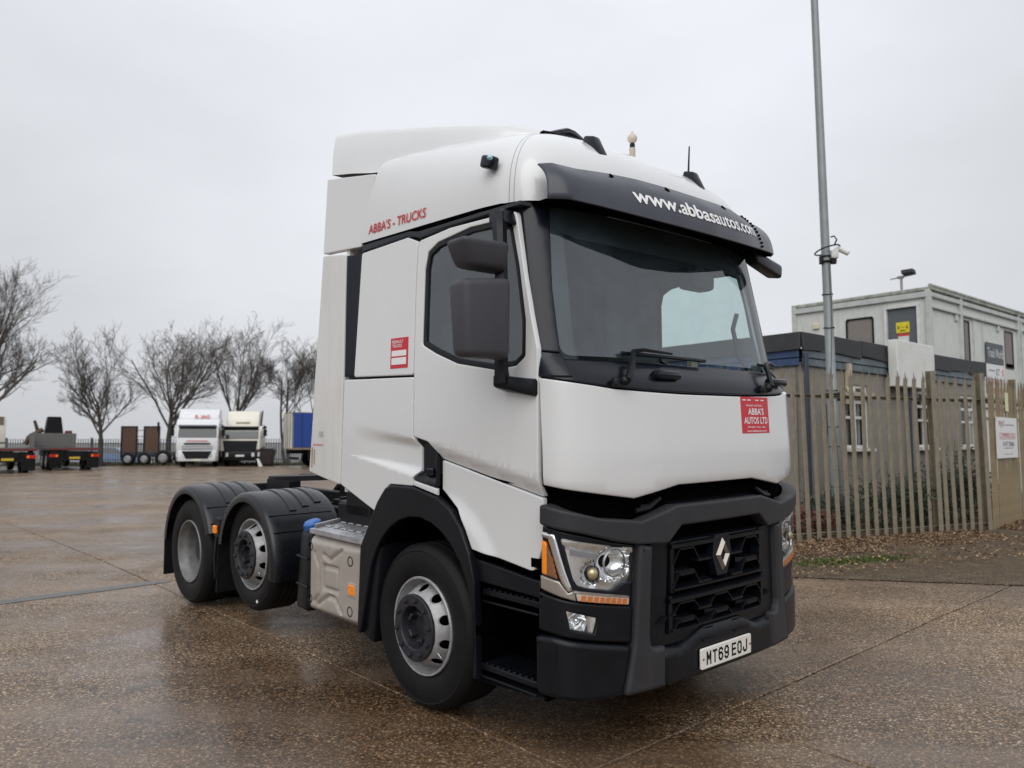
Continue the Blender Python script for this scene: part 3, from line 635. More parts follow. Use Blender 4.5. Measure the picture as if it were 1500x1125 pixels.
PM = lambda u, v, h=0.: Vector((PLX + h, u, v))
np_ = panel('number_plate', fillet(rect(-.26, .367, .26, .483), .012), PM, PLATEW, T, grid=.1, th=.012, r=.003)
mb = MB(); GLY = {'M': [[(0, 0), (0, 1)], [(0, 1), (.5, .42), (1, 1)], [(1, 1), (1, 0)]], 'T': [[(0, 1), (1, 1)], [(.5, 1), (.5, 0)]], 'E': [[(1, 1), (0, 1), (0, 0), (1, 0)], [(0, .52), (.9, .52)]], 'J': [[(1, 1), (1, .22), (.78, 0), (.25, 0), (0, .22), (0, .34)]],
    'O': [[(.25, 0), (0, .2), (0, .8), (.25, 1), (.75, 1), (1, .8), (1, .2), (.75, 0), (.25, 0)]], '6': [[(1, .86), (.75, 1), (.25, 1), (0, .8), (0, .2), (.25, 0), (.75, 0), (1, .2), (1, .40), (.75, .58), (.25, .58), (0, .42)]]}
GLY['9'] = [[(1 - x, 1 - y) for x, y in q] for q in GLY['6']]
for ch, u0 in zip('MT69EOJ', (-.212, -.152, -.092, -.032, .046, .106, .166)):
    for ln in GLY[ch]:
        for (xa, ya), (xb, yb) in zip(ln[:-1], ln[1:]):
            a = Vector((u0 + .007 + xa * .034, .394 + ya * .062)); b = Vector((u0 + .007 + xb * .034, .394 + yb * .062)); d = (b - a).normalized() * .0062; n_ = Vector((-d.y, d.x)); q = [a - d - n_, b + d - n_, b + d + n_, a - d + n_]
            mb.add([PM(p.x, p.y, .0012) for p in q], [(0, 1, 2, 3)]); mb.build('plate_characters', INK_K, np_, fix=False)
for u in (-.242, .242): MB().lathe([(.0, .004), (.006, .004), (.007, 0)], 10, Matrix.Translation(PM(u, .425, .001)) @ Matrix.Rotation(pi / 2, 4, 'Y')).build('plate_screw', mat('rusty', (.25, .13, .04), .6), np_)

# ---- wipers
for s0, z0, pts in ((-.80, 1.985, [(-.80, 1.985), (-.72, 2.05), (-.645, 2.150), (-.56, 2.162), (-.30, 2.158)]), (.62, 1.985, [(.62, 1.985), (.70, 2.06), (.78, 2.145), (.86, 2.160), (1.04, 2.150)])):
    mb = MB(); mb.sphere(MF(s0, z0, .02), .032, 10, 6); mb.box(MF(s0 - .03, z0 - .005, .0), (.05, .10, .05), bev=.015)
    mb.tube([MF(a, z, .045 if k < 2 else .055) for k, (a, z) in enumerate(pts[:4])] + [MF(*pts[4], .04)], [.020, .018, .014, .010, .007], 6)
    w = mb.build('wiper', BLACK, T)
    mb = MB(); a0 = pts[2][0] - .06; mb.tube([MF(a0 + .75 * k / 10, 2.148 - .0 * k - .02 * (k / 10), .022) for k in range(11) if a0 + .75 * k / 10 < 1.13], .011, 5)
    mb.build('wiper_blade', BLACK, w)
for s in (-.42, .88):     # washer / grip housings on the cowl
    MB().box(MF(s, 2.035, .0), (.07, .22, .05), bev=.02, seg=2).build('cowl_grip', GLOSSBLACK, T)

# ---- sun visor
VT = [(0, 1.235, 3.160), (.304, 1.207, 3.172), (.5, 1.165, 3.185), (.70, 1.10, 3.195), (.9, 1.06, 3.186), (1.06, 1.03, 3.192), (1.125, .975, 3.185), (1.165, .90, 3.17)]
VB = [(0, 1.375, 2.893), (.304, 1.355, 2.900), (.5, 1.325, 2.910), (.70, 1.28, 2.926), (.9, 1.225, 2.946), (1.06, 1.16, 2.966), (1.155, 1.08, 2.968), (1.195, .985, 2.972)]
def vis(u, v, h=0.):      # u in -1.2..1.2 (y), v 0 bottom .. 1 top
    a = min(abs(u), 1.195)
    def g(tab, bt):
        ys = [(t[0], k) for k, t in enumerate(tab)]; return None
    k = a / 1.195
    bx = lerp_tab([(t[0] / 1.195, t[1]) for t in VB], k); bz = lerp_tab([(t[0] / 1.195, t[2]) for t in VB], k)
    tx = lerp_tab([(t[0] / 1.165, t[1]) for t in VT], k); tz = lerp_tab([(t[0] / 1.165, t[2]) for t in VT], k); ty = k * 1.165
    sgn = 1 if u >= 0 else -1
    bulge = .03 * sin(pi * min(1, max(0, v)))
    return Vector((bx + (tx - bx) * v + bulge + h * .8, sgn * (a + (ty - a) * v), bz + (tz - bz) * v + h * .5 + bulge * .6))
mb = MB(); NU, NV = 60, 8; vv = []
for lay, h in ((0, 0.), (1, -.008)):
    for i in range(NU + 1):
        t = -1 + 2 * i / NU; u = 1.145 * (1 if t > 0 else -1) * (1 - (1 - abs(t)) ** 1.25)
        for j in range(NV + 1): vv.append(vis(u, j / NV, h))
n1 = (NU + 1) * (NV + 1); ff = []
for lay in (0, 1):
    for i in range(NU):
        for j in range(NV): b0 = lay * n1 + i * (NV + 1) + j; ff.append((b0, b0 + 1, b0 + NV + 2, b0 + NV + 1))
for i in range(NU): ff += [(i * (NV + 1), (i + 1) * (NV + 1), n1 + (i + 1) * (NV + 1), n1 + i * (NV + 1)), (i * (NV + 1) + NV, (i + 1) * (NV + 1) + NV, n1 + (i + 1) * (NV + 1) + NV, n1 + i * (NV + 1) + NV)]
for j in range(NV): ff += [(j, j + 1, n1 + j + 1, n1 + j), (NU * (NV + 1) + j, NU * (NV + 1) + j + 1, n1 + NU * (NV + 1) + j + 1, n1 + NU * (NV + 1) + j)]
mb.add(vv, ff); vz = mb.build('sun_visor', VISORM, T, sharp=60)
for u in (-.70, -.304, .304, .70):
    p = vis(u, .86, .0); nrm = (vis(u, .86, .1) - p).normalized()
    MB().lathe([(.0, .003), (.017, .003), (.021, .0)], 14, Matrix.Translation(p) @ nrm.to_track_quat('Z', 'Y').to_matrix().to_4x4() @ Matrix.Diagonal((1, 1.3, 1, 1))).build('visor_fixing', PURE, vz)
mb = MB(); text_on(mb, 'www.abbasautos.com', -.645, .25, .63, .56, lambda u, v, h=0.: vis(u, v, h), .004, bold=.02); mb.build('visor_lettering', INK_W, vz, fix=False)
for k in range(11):      # rivet row at the far end of the visor
    MB().box(vis(.70 + .012 * (k % 2), .06 + .085 * k, .003), (.014, .012, .014)).build('visor_rivet', PURE, vz)
us = [-1.14 + 2.28 * k / 30 for k in range(31)]
mb = MB(); mb.add([vis(u, .02, -.006) for u in us] + [Vector((vis(u, 1, 0).x - .16, vis(u, 1, 0).y * .97, 2.99)) for u in us], [(k, k + 1, 32 + k, 31 + k) for k in range(30)]); mb.build('visor_underside', PURE, vz)
panel('header_strip', [(-1.06, 2.97), (1.06, 2.97), (1.06, 3.03), (-1.06, 3.03)], MF, PURE, T, grid=.06, rim=False, h0=.004)
# front-view mirror at the far corner
mb = MB(); mb.hull([(1.06, .84, 2.875), (1.19, .80, 2.86), (1.15, 1.20, 2.80), (1.02, 1.20, 2.82), (1.06, .80, 2.985), (1.17, .78, 2.965), (1.14, 1.23, 2.91), (1.02, 1.23, 2.93)], bev=.03, seg=3); mb.tube([(1.06, .90, 3.0), (1.08, .98, 2.93)], .03, 6)
mb.build('front_mirror', BLACK, T)
# ---- door mirrors (the far pair is folded away in the photograph)
for sg in (-1,):
    def P(x, y, z): return Vector((x, sg * y, z))
    mb = MB()
    mb.hull([P(.905, 1.30, 2.09), P(1.01, 1.34, 2.10), P(.96, 1.60, 2.10), P(.83, 1.60, 2.10), P(.885, 1.30, 2.53), P(1.02, 1.34, 2.525), P(.96, 1.615, 2.50), P(.80, 1.61, 2.50)], bev=.04, seg=4)
    mm = mb.build('door_mirror', MIRRORGREY, T, sharp=55)
    mb = MB(); mb.hull([P(.83, 1.29, 2.56), P(.95, 1.31, 2.575), P(.93, 1.55, 2.57), P(.80, 1.56, 2.57), P(.82, 1.29, 2.705), P(.985, 1.31, 2.725), P(.965, 1.62, 2.72), P(.78, 1.62, 2.715)], bev=.035, seg=4)
    mb.build('wide_angle_mirror', MIRRORGREY, mm, sharp=55)
    mb = MB(); mb.add([P(.892, 1.34, 2.13), P(.836, 1.56, 2.13), P(.812, 1.56, 2.46), P(.874, 1.34, 2.48)], [(0, 1, 2, 3)]); mb.add([P(.822, 1.33, 2.59), P(.797, 1.53, 2.60), P(.781, 1.57, 2.69), P(.812, 1.33, 2.68)], [(0, 1, 2, 3)]); mb.build('mirror_glass', CHROME, mm)
    mb = MB(); mb.tube([P(.77, 1.17, 2.93), P(.79, 1.23, 2.90), P(.84, 1.27, 2.80), P(.87, 1.29, 2.62), P(.885, 1.29, 2.4), P(.87, 1.28, 2.2), P(.85, 1.27, 2.08), P(.85, 1.26, 1.98)], [.045, .05, .042, .04, .034, .034, .04, .045], 8)
    mb.hull([P(.70, 1.15, 2.865), P(.87, 1.15, 2.86), P(.87, 1.25, 2.86), P(.72, 1.25, 2.88), P(.70, 1.15, 2.955), P(.84, 1.15, 2.955), P(.82, 1.25, 2.93), P(.72, 1.25, 2.94)], bev=.012, seg=2)
    mb.hull([P(.79, 1.16, 1.93), P(1.045, 1.16, 1.90), P(1.045, 1.225, 1.905), P(.80, 1.29, 1.96), P(.79, 1.16, 2.02), P(1.045, 1.16, 2.0), P(1.045, 1.225, 1.995), P(.80, 1.29, 2.03)], bev=.014, seg=2)
    mb.build('mirror_arm', BLACK, mm)
# ---- roof furniture
for sg in SIDES:
    p = roof_at(.88, sg * .516); q = Vector((p.x, p.y, 0))
    mb = MB(); mb.hull([(p.x - .10, p.y - .045, p.z - .01), (p.x + .06, p.y - .045, p.z - .06), (p.x + .06, p.y + .045, p.z - .06), (p.x - .10, p.y + .045, p.z - .01), (p.x - .085, p.y - .028, p.z + .10), (p.x - .0, p.y - .03, p.z + .075), (p.x - .0, p.y + .03, p.z + .075), (p.x - .085, p.y + .028, p.z + .10)], bev=.015, seg=2)
    fn = mb.build('roof_antenna', GLOSSBLACK, T)
    if sg > 0: MB().tube([(p.x - .06, p.y, p.z + .08), (p.x - .05, p.y, p.z + .27)], [.007, .005], 6).build('antenna_rod', BLACK, fn)
mb = MB(); nn = 24
pts = [roof_at(.50 + .05 * cos(k / nn * pi - pi / 2), -.56 + 1.18 * k / nn, .0) for k in range(nn + 1)]
mb.tube([p + Vector((0, 0, .012 + .045 * max(0, 1 - abs(k / nn - .14) / .17))) for k, p in enumerate(pts)], [.012 + .036 * max(0, 1 - abs(k / nn - .14) / .17) for k in range(nn + 1)], 8); mb.build('roof_hatch_rim', GLOSSBLACK, T)
p = roof_at(.5, .30)
bc = MB().tube([(.47, .33, 3.60), (.47, .33, 3.745)], .022, 8).build('roof_beacon', mat('beacon_post', (.5, .45, .36), .5), T)
MB().tube([(.47, .33, 3.70), (.47, .33, 3.775)], .019, 8).build('beacon_stem', BLACK, bc)
MB().sphere((.47, .33, 3.815), (.036, .036, .038), 14, 8).tube([(.47, .33, 3.84), (.47, .33, 3.868)], [.012, .006], 6).build('beacon_dome', mat('beacon_cream', (.62, .52, .43), .35), bc)
for sg in SIDES:
    cmn = MB(); cmn.box((.66, sg * 1.19, 3.255), (.10, .07, .075), rot=Matrix.Rotation(radians(18), 3, 'Y'), bev=.018, seg=3); co = cmn.build('side_camera', GLOSSBLACK, T)
    MB().sphere((.70, sg * 1.222, 3.265), .017, 10, 6).build('camera_lens', mat('camera_lens', (.35, .6, .7), .05, metal=.3), co)

# ---- lettering and stickers on the near side and front
S = MS(-1)
mb = MB(); text_on(mb, "ABBA'S - TRUCKS", -.60, 3.058, .045, 3.122, lambda x, z, h=0.: Vector((x + (z - 3.06) * .12, -(Wd(x, 3.0) + .006 + h), z)), .004, bold=.014); mb.build('side_lettering', INK_R, T, fix=False)
ss_ = lk and panel('side_sticker', rect(-.305, 2.116, -.113, 2.314), S, STICKER, T, grid=.1, h0=.002, th=.002, r=.0005)
mb = MB(); text_on(mb, 'RENAULT', -.285, 2.279, -.165, 2.300, S, .0035); text_on(mb, 'TRUCKS', -.285, 2.252, -.180, 2.273, S, .0035); mb.build('sticker_print', INK_W, ss_, fix=False)
mb = MB(); mb.prism(rect(-.29, 2.14, -.13, 2.185), lambda x, z: S(x, z, .0025), lambda x, z: S(x, z, .004)).prism(rect(-.29, 2.195, -.13, 2.232), lambda x, z: S(x, z, .0025), lambda x, z: S(x, z, .004)); mb.build('sticker_field', INK_W, ss_)
fs_ = panel('front_sticker', rect(.28, 1.696, .634, 1.926), MF, STICKER, T, grid=.08, h0=.002, th=.002, r=.0005)
mb = MB()
text_on(mb, 'Another one from...', .34, 1.866, .55, 1.880, MF, .0035); text_on(mb, "ABBA'S", .36, 1.812, .56, 1.855, MF, .0035, bold=.02); text_on(mb, 'AUTOS LTD', .305, 1.755, .608, 1.798, MF, .0035, bold=.02)
text_on(mb, 'Visit us at', .34, 1.730, .57, 1.741, MF, .0035); text_on(mb, 'www.abbasautos.com', .335, 1.704, .585, 1.717, MF, .0035)
for u in (.30, .36, .46, .53): mb.prism(rect(u, 1.902, u + .04, 1.909), lambda s, z: MF(s, z, .002), lambda s, z: MF(s, z, .0035))
mb.build('sticker_print', INK_W, fs_, fix=False)
SCn = lambda x, z, h=0.: MS(-1)(x, z, h - .10 * max(0, (-x - 1.0)) ** 1.6)
MB().prism(rect(-1.32, 1.595, -1.16, 1.607), lambda x, z: SCn(x, z, .001), lambda x, z: SCn(x, z, .0025)).build('warning_strip', mat('faded_red', (.6, .25, .25), .6), T)
MB().prism(rect(-1.22, 1.66, -1.16, 1.70), lambda x, z: SCn(x, z, .001), lambda x, z: SCn(x, z, .0025)).build('small_label', mat('label_grey', (.45, .45, .46), .6), T)
MB().prism([(-1.35, 1.43), (-1.33, 1.43), (-1.32, 1.58), (-1.345, 1.58)], lambda x, z: SCn(x, z, .001), lambda x, z: SCn(x, z, .002)).prism([(-1.31, 1.46), (-1.29, 1.45), (-1.285, 1.57), (-1.305, 1.56)], lambda x, z: SCn(x, z, .001), lambda x, z: SCn(x, z, .002)).build('worn_tape', mat('worn_tape', (.38, .28, .2), .7), T)

# ---- wheels
def tyre_mb(R=.506, w=.31, M=None):
    r0 = .296
    prof = [(r0 - .02, -.05), (r0, -.012), (r0 + .02, .004), (r0 + .06, .016), (r0 + .10, .020), (R - .075, .018), (R - .05, .013), (R - .045, .016), (R - .03, .006), (R - .012, -.012), (R - .002, -.028)]
    for g in (.075, .13, .18, .235): prof += [(R, -g + .008), (R - .014, -g + .004), (R - .014, -g - .004), (R, -g - .008)]
    prof += [(R - .002, -w + .028), (R - .03, -w - .006), (R - .1, -w - .02), (r0, -w)]
    mb = MB(); mb.lathe(prof, 72, M); return mb
def wheel_frame(x, sg, y, z): return Matrix.Translation((x, sg * y, z)) @ Matrix.Rotation(pi / 2 * (1 if sg < 0 else -1), 4, 'X')   # local +Z points outwards
nut_me = MB().lathe([(.0, .016), (.006, .018), (.013, .016), (.0155, .010), (.016, -.004)], 8).mesh('wheel_nut')
def front_wheel(x, sg, z, R, front=True):
    M = wheel_frame(x, sg, 1.17, z)
    mb = MB(); mb.lathe([(.299, -.01), (.302, .004), (.297, .012), (.288, .010), (.284, .0), (.279, -.03), (.268, -.045), (.262, -.07), (.262, -.16)], 72, M)
    w = mb.build('wheel', RIM, T, sharp=40)
    # disc with hand holes
    holes = []
    for k in range(10):
        a = 2 * pi * (k + .5) / 10; c = (.232 * cos(a), .232 * sin(a)); tx = (-sin(a), cos(a)); nx = (cos(a), sin(a))
        holes.append([(c[0] + tx[0] * .031 * cos(b) + nx[0] * .019 * sin(b), c[1] + tx[1] * .031 * cos(b) + nx[1] * .019 * sin(b)) for b in [2 * pi * j / 14 for j in range(14)]])
    def dz(u, v):
        r = hypot(u, v); return lerp_tab([(.16, .062), (.198, .060), (.205, .052), (.25, -.038), (.262, -.06)], r)
    D = lambda u, v, h=0.: M @ Vector((u, v, dz(u, v) + h))
    circ = lambda r, n: [(r * cos(2 * pi * k / n), r * sin(2 * pi * k / n)) for k in range(n)]
    panel_mb(circ(.264, 72), D, holes=[circ(.165, 48)] + holes, rim=True, r=.001, th=.012, grid=.02, step=.03).build('wheel_disc', RIM, w, sharp=60)
    MB().lathe([(.258, -.10), (.0, -.10)], 40, M).build('brake_drum', PURE, w)
    tyre_mb(R, M=M).build('tyre', RUBBER, w, sharp=30)
    mb = MB(); mb.lathe([(.203, .055), (.203, .068), (.196, .074), (.135, .074), (.128, .066), (.122, .03), (.115, .0), (.05, -.005), (.0, -.005)], 48, M)
    for k in range(5):
        a = 2 * pi * k / 5; mb.box(M @ Vector((.085 * cos(a), .085 * sin(a), .015)), (.02, .05, .07), rot=(M.to_3x3() @ Matrix.Rotation(a, 3, 'Z')), bev=.005)
    hb = mb.build('hub', HUBM, w, sharp=30)
    for k in range(10):
        a = 2 * pi * (k + .25) / 10; o = link('wheel_nut', nut_me, HUBM, w); o.matrix_local = M @ Matrix.Translation((.168 * cos(a), .168 * sin(a), .074))
    MB().tube([M @ Vector((.20, -.12, .03)), M @ Vector((.235, -.14, .03))], .005, 5).build('valve', CHROME, w)
    return w
def dual_wheel(x, sg, z, R=.506):
    M = wheel_frame(x, sg, 1.2, z)
    mb = MB(); mb.lathe([(.299, -.01), (.302, .004), (.297, .012), (.288, .010), (.284, .0), (.279, -.03), (.266, -.05), (.258, -.09), (.255, -.17), (.250, -.22)], 72, M)
    w = mb.build('wheel', RIMDARK, T, sharp=40)
    MB().lathe([(.252, -.20), (.24, -.222), (.20, -.235), (.165, -.24), (.160, -.22), (.12, -.22), (.118, -.12), (.105, -.095), (.0, -.09)], 72, M).build('wheel_disc', HUBM, w, sharp=40)
    tyre_mb(R, M=M).build('tyre', RUBBER, w, sharp=30); tyre_mb(R, M=M @ Matrix.Translation((0, 0, -.345))).build('inner_tyre', RUBBER, w, sharp=30)
    for k in range(10):
        a = 2 * pi * k / 10; o = link('wheel_nut', nut_me, RIM, w); o.matrix_local = M @ Matrix.Translation((.168 * cos(a), .168 * sin(a), -.242))
XM, ZM, XR = -2.486, .640, -3.841
for sg in SIDES:
    front_wheel(0, sg, .506, .506); front_wheel(XM, sg, ZM, .478); dual_wheel(XR, sg, .506)
    MB().prism([(-2.35, .27), (-2.325, .285), (-2.315, .262), (-2.34, .25)], lambda x, z: Vector((x, sg * 1.187, z)), lambda x, z: Vector((x, sg * 1.192, z))).build('tyre_mark', INK_W, T)
# ---- rear mudguards
def guard(x0, z0, R, a0, a1, sg, y0=.60, y1=1.245):
    mb = MB(); n = 30; prof = [(y1, -.055), (y1 + .004, -.01), (y1 - .006, .012), (y1 - .03, .024), (y1 - .09, .030), (y0 + .05, .030), (y0, .015), (y0, -.03)]
    vs = []
    for i in range(n + 1):
        a = radians(a0 + (a1 - a0) * i / n)
        for y, d in prof: vs.append((x0 + (R + d) * cos(a), sg * y, z0 + (R + d) * sin(a) * .985))
    k = len(prof); fs = [(i * k + j, (i + 1) * k + j, (i + 1) * k + j + 1, i * k + j + 1) for i in range(n) for j in range(k - 1)]
    # thickness underneath
    m = len(vs)
    for i in range(n + 1):
        a = radians(a0 + (a1 - a0) * i / n)
        for y, d in ((y1 - .004, -.055), (y1 - .05, -.0), (y0 + .01, -.0)): vs.append((x0 + (R + d) * cos(a), sg * y, z0 + (R + d) * sin(a) * .985))
    fs += [(m + i * 3 + j, m + (i + 1) * 3 + j, m + (i + 1) * 3 + j + 1, m + i * 3 + j + 1) for i in range(n) for j in range(2)] + [(i * k, (i + 1) * k, m + (i + 1) * 3, m + i * 3) for i in range(n)]
    mb.add(vs, fs); g = mb.build('mudguard', GUARD, T, sharp=50)
    for y, b0, b1 in ((.99, 48, 118), (.86, 52, 124), (.73, 56, 130)):      # moulded ribs over the crown
        rb = MB(); q = []
        for i in range(13):
            a = radians(b0 + (b1 - b0) * i / 12)
            for dy, d in ((-.035, .028), (-.028, .040), (.028, .040), (.035, .028)): q.append((x0 + (R + d) * cos(a), sg * (y + dy), z0 + (R + d) * sin(a) * .985))
        rb.add(q, [(i * 4 + j, (i + 1) * 4 + j, (i + 1) * 4 + j + 1, i * 4 + j + 1) for i in range(12) for j in range(3)] + [(0, 1, 2, 3), (51, 50, 49, 48)]); rb.build('guard_rib', GUARD, g)
    for b in (28, 44):      # joint lines across the guard
        a = radians(b); MB().tube([(x0 + (R + .03) * cos(a), sg * y, z0 + (R + .03) * sin(a) * .985) for y in (y1 - .03, y1 - .12, y0 + .05)], .004, 5).build('guard_seam', PURE, g)
    return g
for sg in SIDES:
    guard(XM, .605, .545, -12, 172, sg); guard(XR, .53, .60, 20, 176, sg)
    MB().hull([(XR - .60, sg * .60, .20), (XR - .62, sg * .60, .20), (XR - .62, sg * 1.24, .20), (XR - .60, sg * 1.24, .20), (XR - .585, sg * .60, .60), (XR - .61, sg * .60, .60), (XR - .61, sg * 1.24, .60), (XR - .585, sg * 1.24, .60)]).build('mud_flap', RUBBER, T)
    MB().hull([(-3.14, sg * .62, .22), (-3.12, sg * .62, .22), (-3.12, sg * 1.22, .22), (-3.14, sg * 1.22, .22), (-3.10, sg * .62, .80), (-3.08, sg * .62, .80), (-3.08, sg * 1.22, .80), (-3.10, sg * 1.22, .80)]).build('mud_flap', RUBBER, T)
    mk = MB().box((-3.165, sg * 1.18, .80), (.15, .06, .20), bev=.02).tube([(-3.14, sg * 1.22, .72), (-3.12, sg * 1.24, .55), (-3.11, sg * 1.235, .35)], .012, 6).build('marker_bracket', BLACK, T)
    MB().box((-3.168, sg * 1.222, .785), (.075, .025, .075), bev=.008).build('side_marker', AMBER, mk)
# ---- chassis
mb = MB()
for sg in SIDES: mb.box((-2.0, sg * .40, .86), (5.9, .085, .27), bev=.01)
for x in (-4.7, -3.1, -1.7, -1.0): mb.box((x, 0, .86), (.12, .78, .2))
for x in (0, XM, XR): mb.tube([(x, -1.0, .5 if x != XM else .62), (x, 1.0, .5 if x != XM else .62)], .09, 10)
mb.box((-.1, 0, .9), (1.9, .9, .5)).box((.6, 0, .7), (1.2, 1.6, .5))
ch_ = mb.build('chassis', CHASSIS, T)
mb = MB(); fwp = [(.55 * cos(a), .5 * sin(a)) for a in [radians(40 + 280 * k / 20) for k in range(21)]] + [(.60, -.12), (.14, -.05), (.10, 0), (.14, .05), (.60, .12)]
# slot opens to the rear
fwp = [(-3.55 - x * 1.0, y * .95) for x, y in fwp]
mb.prism(fwp, lambda x, y: Vector((x, y, 1.165 + (x + 3.5) * .05)), lambda x, y: Vector((x, y, 1.215 + (x + 3.5) * .05))); mb.box((-3.45, -.42, 1.07), (.5, .12, .22)).box((-3.45, .42, 1.07), (.5, .12, .22)); mb.build('fifth_wheel', CHASSIS, T)
mb = MB(); mb.box((-1.85, 0, 1.045), (1.1, .9, .05), bev=.008)
for k in range(6): mb.box((-2.3 + k * .16, 0, 1.08), (.05, .86, .02))
mb.box((-1.15, -.3, 1.15), (.35, 1.3, .2), bev=.02).box((-1.2, -.75, 1.03), (.5, .4, .25), bev=.02).tube([(-1.5, -.8, 1.12), (-.8, -.9, 1.13)], .035, 8).tube([(-1.6, -.55, 1.18), (-.8, -.6, 1.22)], .03, 8)
mb.build('catwalk', CHASSIS, T)
for k, (y, z) in enumerate(((-.3, 1.5), (-.1, 1.55), (.1, 1.5))):
    MB().tube([(-.95, y, z), (-1.2, y, z - .25), (-1.35, y - .1, z - .2), (-1.2, y + .1, z - .32), (-1.0, y, z - .45)], .014, 6).build('air_hose', mat('hose_black', (.02, .02, .022), .4), T)
for k, (y, m_) in enumerate(((-.52, mat('hose_black', (.02, .02, .022), .4)), (-.62, mat('hose_grey', (.05, .05, .055), .4)))):
    MB().tube([(-1.05 - .012 * i, y + .045 * cos(i * .9), 1.36 - .006 * i + .045 * sin(i * .9)) for i in range(64)], .009, 5).build('coiled_air_line', m_, T)
MB().box((-4.93, 0, .93), (.06, 1.0, .22), bev=.01).build('rear_crossmember', CHASSIS, T)
for sg in SIDES:
    tl_ = MB().box((-4.93, sg * .72, .72), (.08, .40, .13), bev=.015).build('tail_lamp', REDLENS, T); MB().box((-4.975, sg * .80, .72), (.01, .12, .10)).build('lamp_segment', AMBER, tl_)
MB().box((-.45, -1.12, 1.20), (.05, .05, .09), bev=.01).tube([(-.47, -1.05, 1.12), (-.47, -1.05, 1.20)], .025, 8).build('filler_neck', SATIN, T)
# ---- near side tank cover, tread plate, fluid tank
for sg in SIDES:
    Y = lambda y: sg * y
    # pressed cover: front face with chamfered edges
    CV = lambda x, z, h=0.: Vector((x, sg * (1.205 + h), z))
    def cov_off(x, z):
        e = min(x + 1.435, -.655 - x, z - .345, .925 - z); o = -.055 * smooth01((.06 - e) / .06)
        def groove(a, b, w=.02):
            A = Vector(a); B = Vector(b); P_ = Vector((x, z)); t = max(0, min(1, (P_ - A).dot(B - A) / (B - A).length_squared)); return max(0, 1 - (P_ - A - (B - A) * t).length / w)
        g = max(groove((-1.19, .56), (-.98, .56)), groove((-.98, .56), (-.98, .72)), groove((-.98, .72), (-1.19, .72)), groove((-1.19, .72), (-1.19, .56)))
        g = max(g, groove((-1.19, .80), (-1.10, .77)), groove((-1.10, .77), (-.93, .86)), groove((-1.33, .44), (-1.26, .50)), groove((-1.26, .50), (-1.26, .70)), groove((-1.26, .70), (-1.33, .80)), groove((-1.27, .43), (-1.12, .51)), groove((-1.12, .51), (-1.03, .51)), groove((-1.03, .51), (-.93, .42)))
        return o - .022 * g
    tk = panel('tank_cover', fillet([(-1.435, .37), (-.70, .345), (-.655, .40), (-.655, .91), (-.72, .925), (-1.40, .925), (-1.435, .89)], .03), CV, BEIGE, T, grid=.0135, off=cov_off, th=.04, r=.01)
    for (x, z) in ((-1.385, .84), (-1.385, .455), (-.81, .80), (-.81, .455)):
        MB().lathe([(.0, -.012), (.026, -.012), (.030, .004), (.036, .003)], 16, Matrix.Translation(CV(x, z, .0)) @ Matrix.Rotation(pi / 2 * (1 if sg < 0 else -1), 4, 'X')).build('cover_fastener', BLACK, tk)
    MB().box(CV(-.785, .605, .004), (.085, .012, .075), bev=.006).build('marker_lamp', AMBER, tk)
    MB().box(CV(-.785, .605, .0), (.11, .01, .10), bev=.004).build('lamp_surround', BEIGE, tk)
    MB().box((-1.05, Y(.82), .64), (.74, .64, .56), bev=.03).build('tank_body', CHASSIS, tk)
    mb = MB(); tp = [(-1.43, 1.19), (-1.40, 1.15), (-1.40, .72), (-.62, .68), (-.56, .78), (-.56, 1.06), (-.66, 1.20)]
    tz = lambda y: .93 + (1.2 - y) * .13
    mb.prism(tp, lambda x, y: Vector((x, Y(y), tz(y))), lambda x, y: Vector((x, Y(y), tz(y) + .035)))
    tp_ = mb.build('tread_plate', TREAD, T)
    for k in range(7):
        for j in range(3):
            MB().box((-1.32 + k * .11, Y(.82 + j * .13), tz(.82 + j * .13) + .038), (.07, .045, .012), bev=.005).build('tread_pad', TREAD, tp_)
    MB().tube([(-1.40, Y(1.16), .985), (-1.40, Y(.74), 1.04), (-.62, Y(.70), 1.045)], .016, 6).build('plate_rail', TREAD, tp_)
    bt = MB().hull([(-1.69, Y(1.17), .33), (-1.46, Y(1.19), .33), (-1.46, Y(.75), .33), (-1.69, Y(.75), .33), (-1.66, Y(1.15), .93), (-1.46, Y(1.17), .93), (-1.46, Y(.75), .93), (-1.66, Y(.75), .93)], bev=.035, seg=3).build('fluid_tank', BLACK, T)
    for z in (.52, .73): MB().tube([(-1.70, Y(1.0), z), (-1.675, Y(1.165), z), (-1.46, Y(1.185), z)], .010, 6).build('tank_strap', BLACK, bt)
    cp = MB(); Mx = Matrix.Translation((-1.57, Y(1.08), .935)) @ Matrix.Rotation(radians(18) * (1 if sg < 0 else -1), 4, 'X')
    cp.lathe([(.066, 0), (.072, .02), (.070, .055), (.055, .070), (.0, .075)], 10, Mx); cp.build('filler_cap', BLUECAP, bt)
    MB().lathe([(.075, -.05), (.07, .005)], 16, Mx).build('filler_collar', BLACK, bt)
    # rear half of the front mudguard
    MB().hull([(-.64, Y(1.21), .33), (-.50, Y(1.21), .30), (-.50, Y(.6), .30), (-.64, Y(.6), .33), (-.60, Y(1.21), .98), (-.40, Y(1.21), 1.15), (-.40, Y(.6), 1.15), (-.60, Y(.6), .98)], bev=.02, seg=2).build('front_mudguard', BLACK, T)
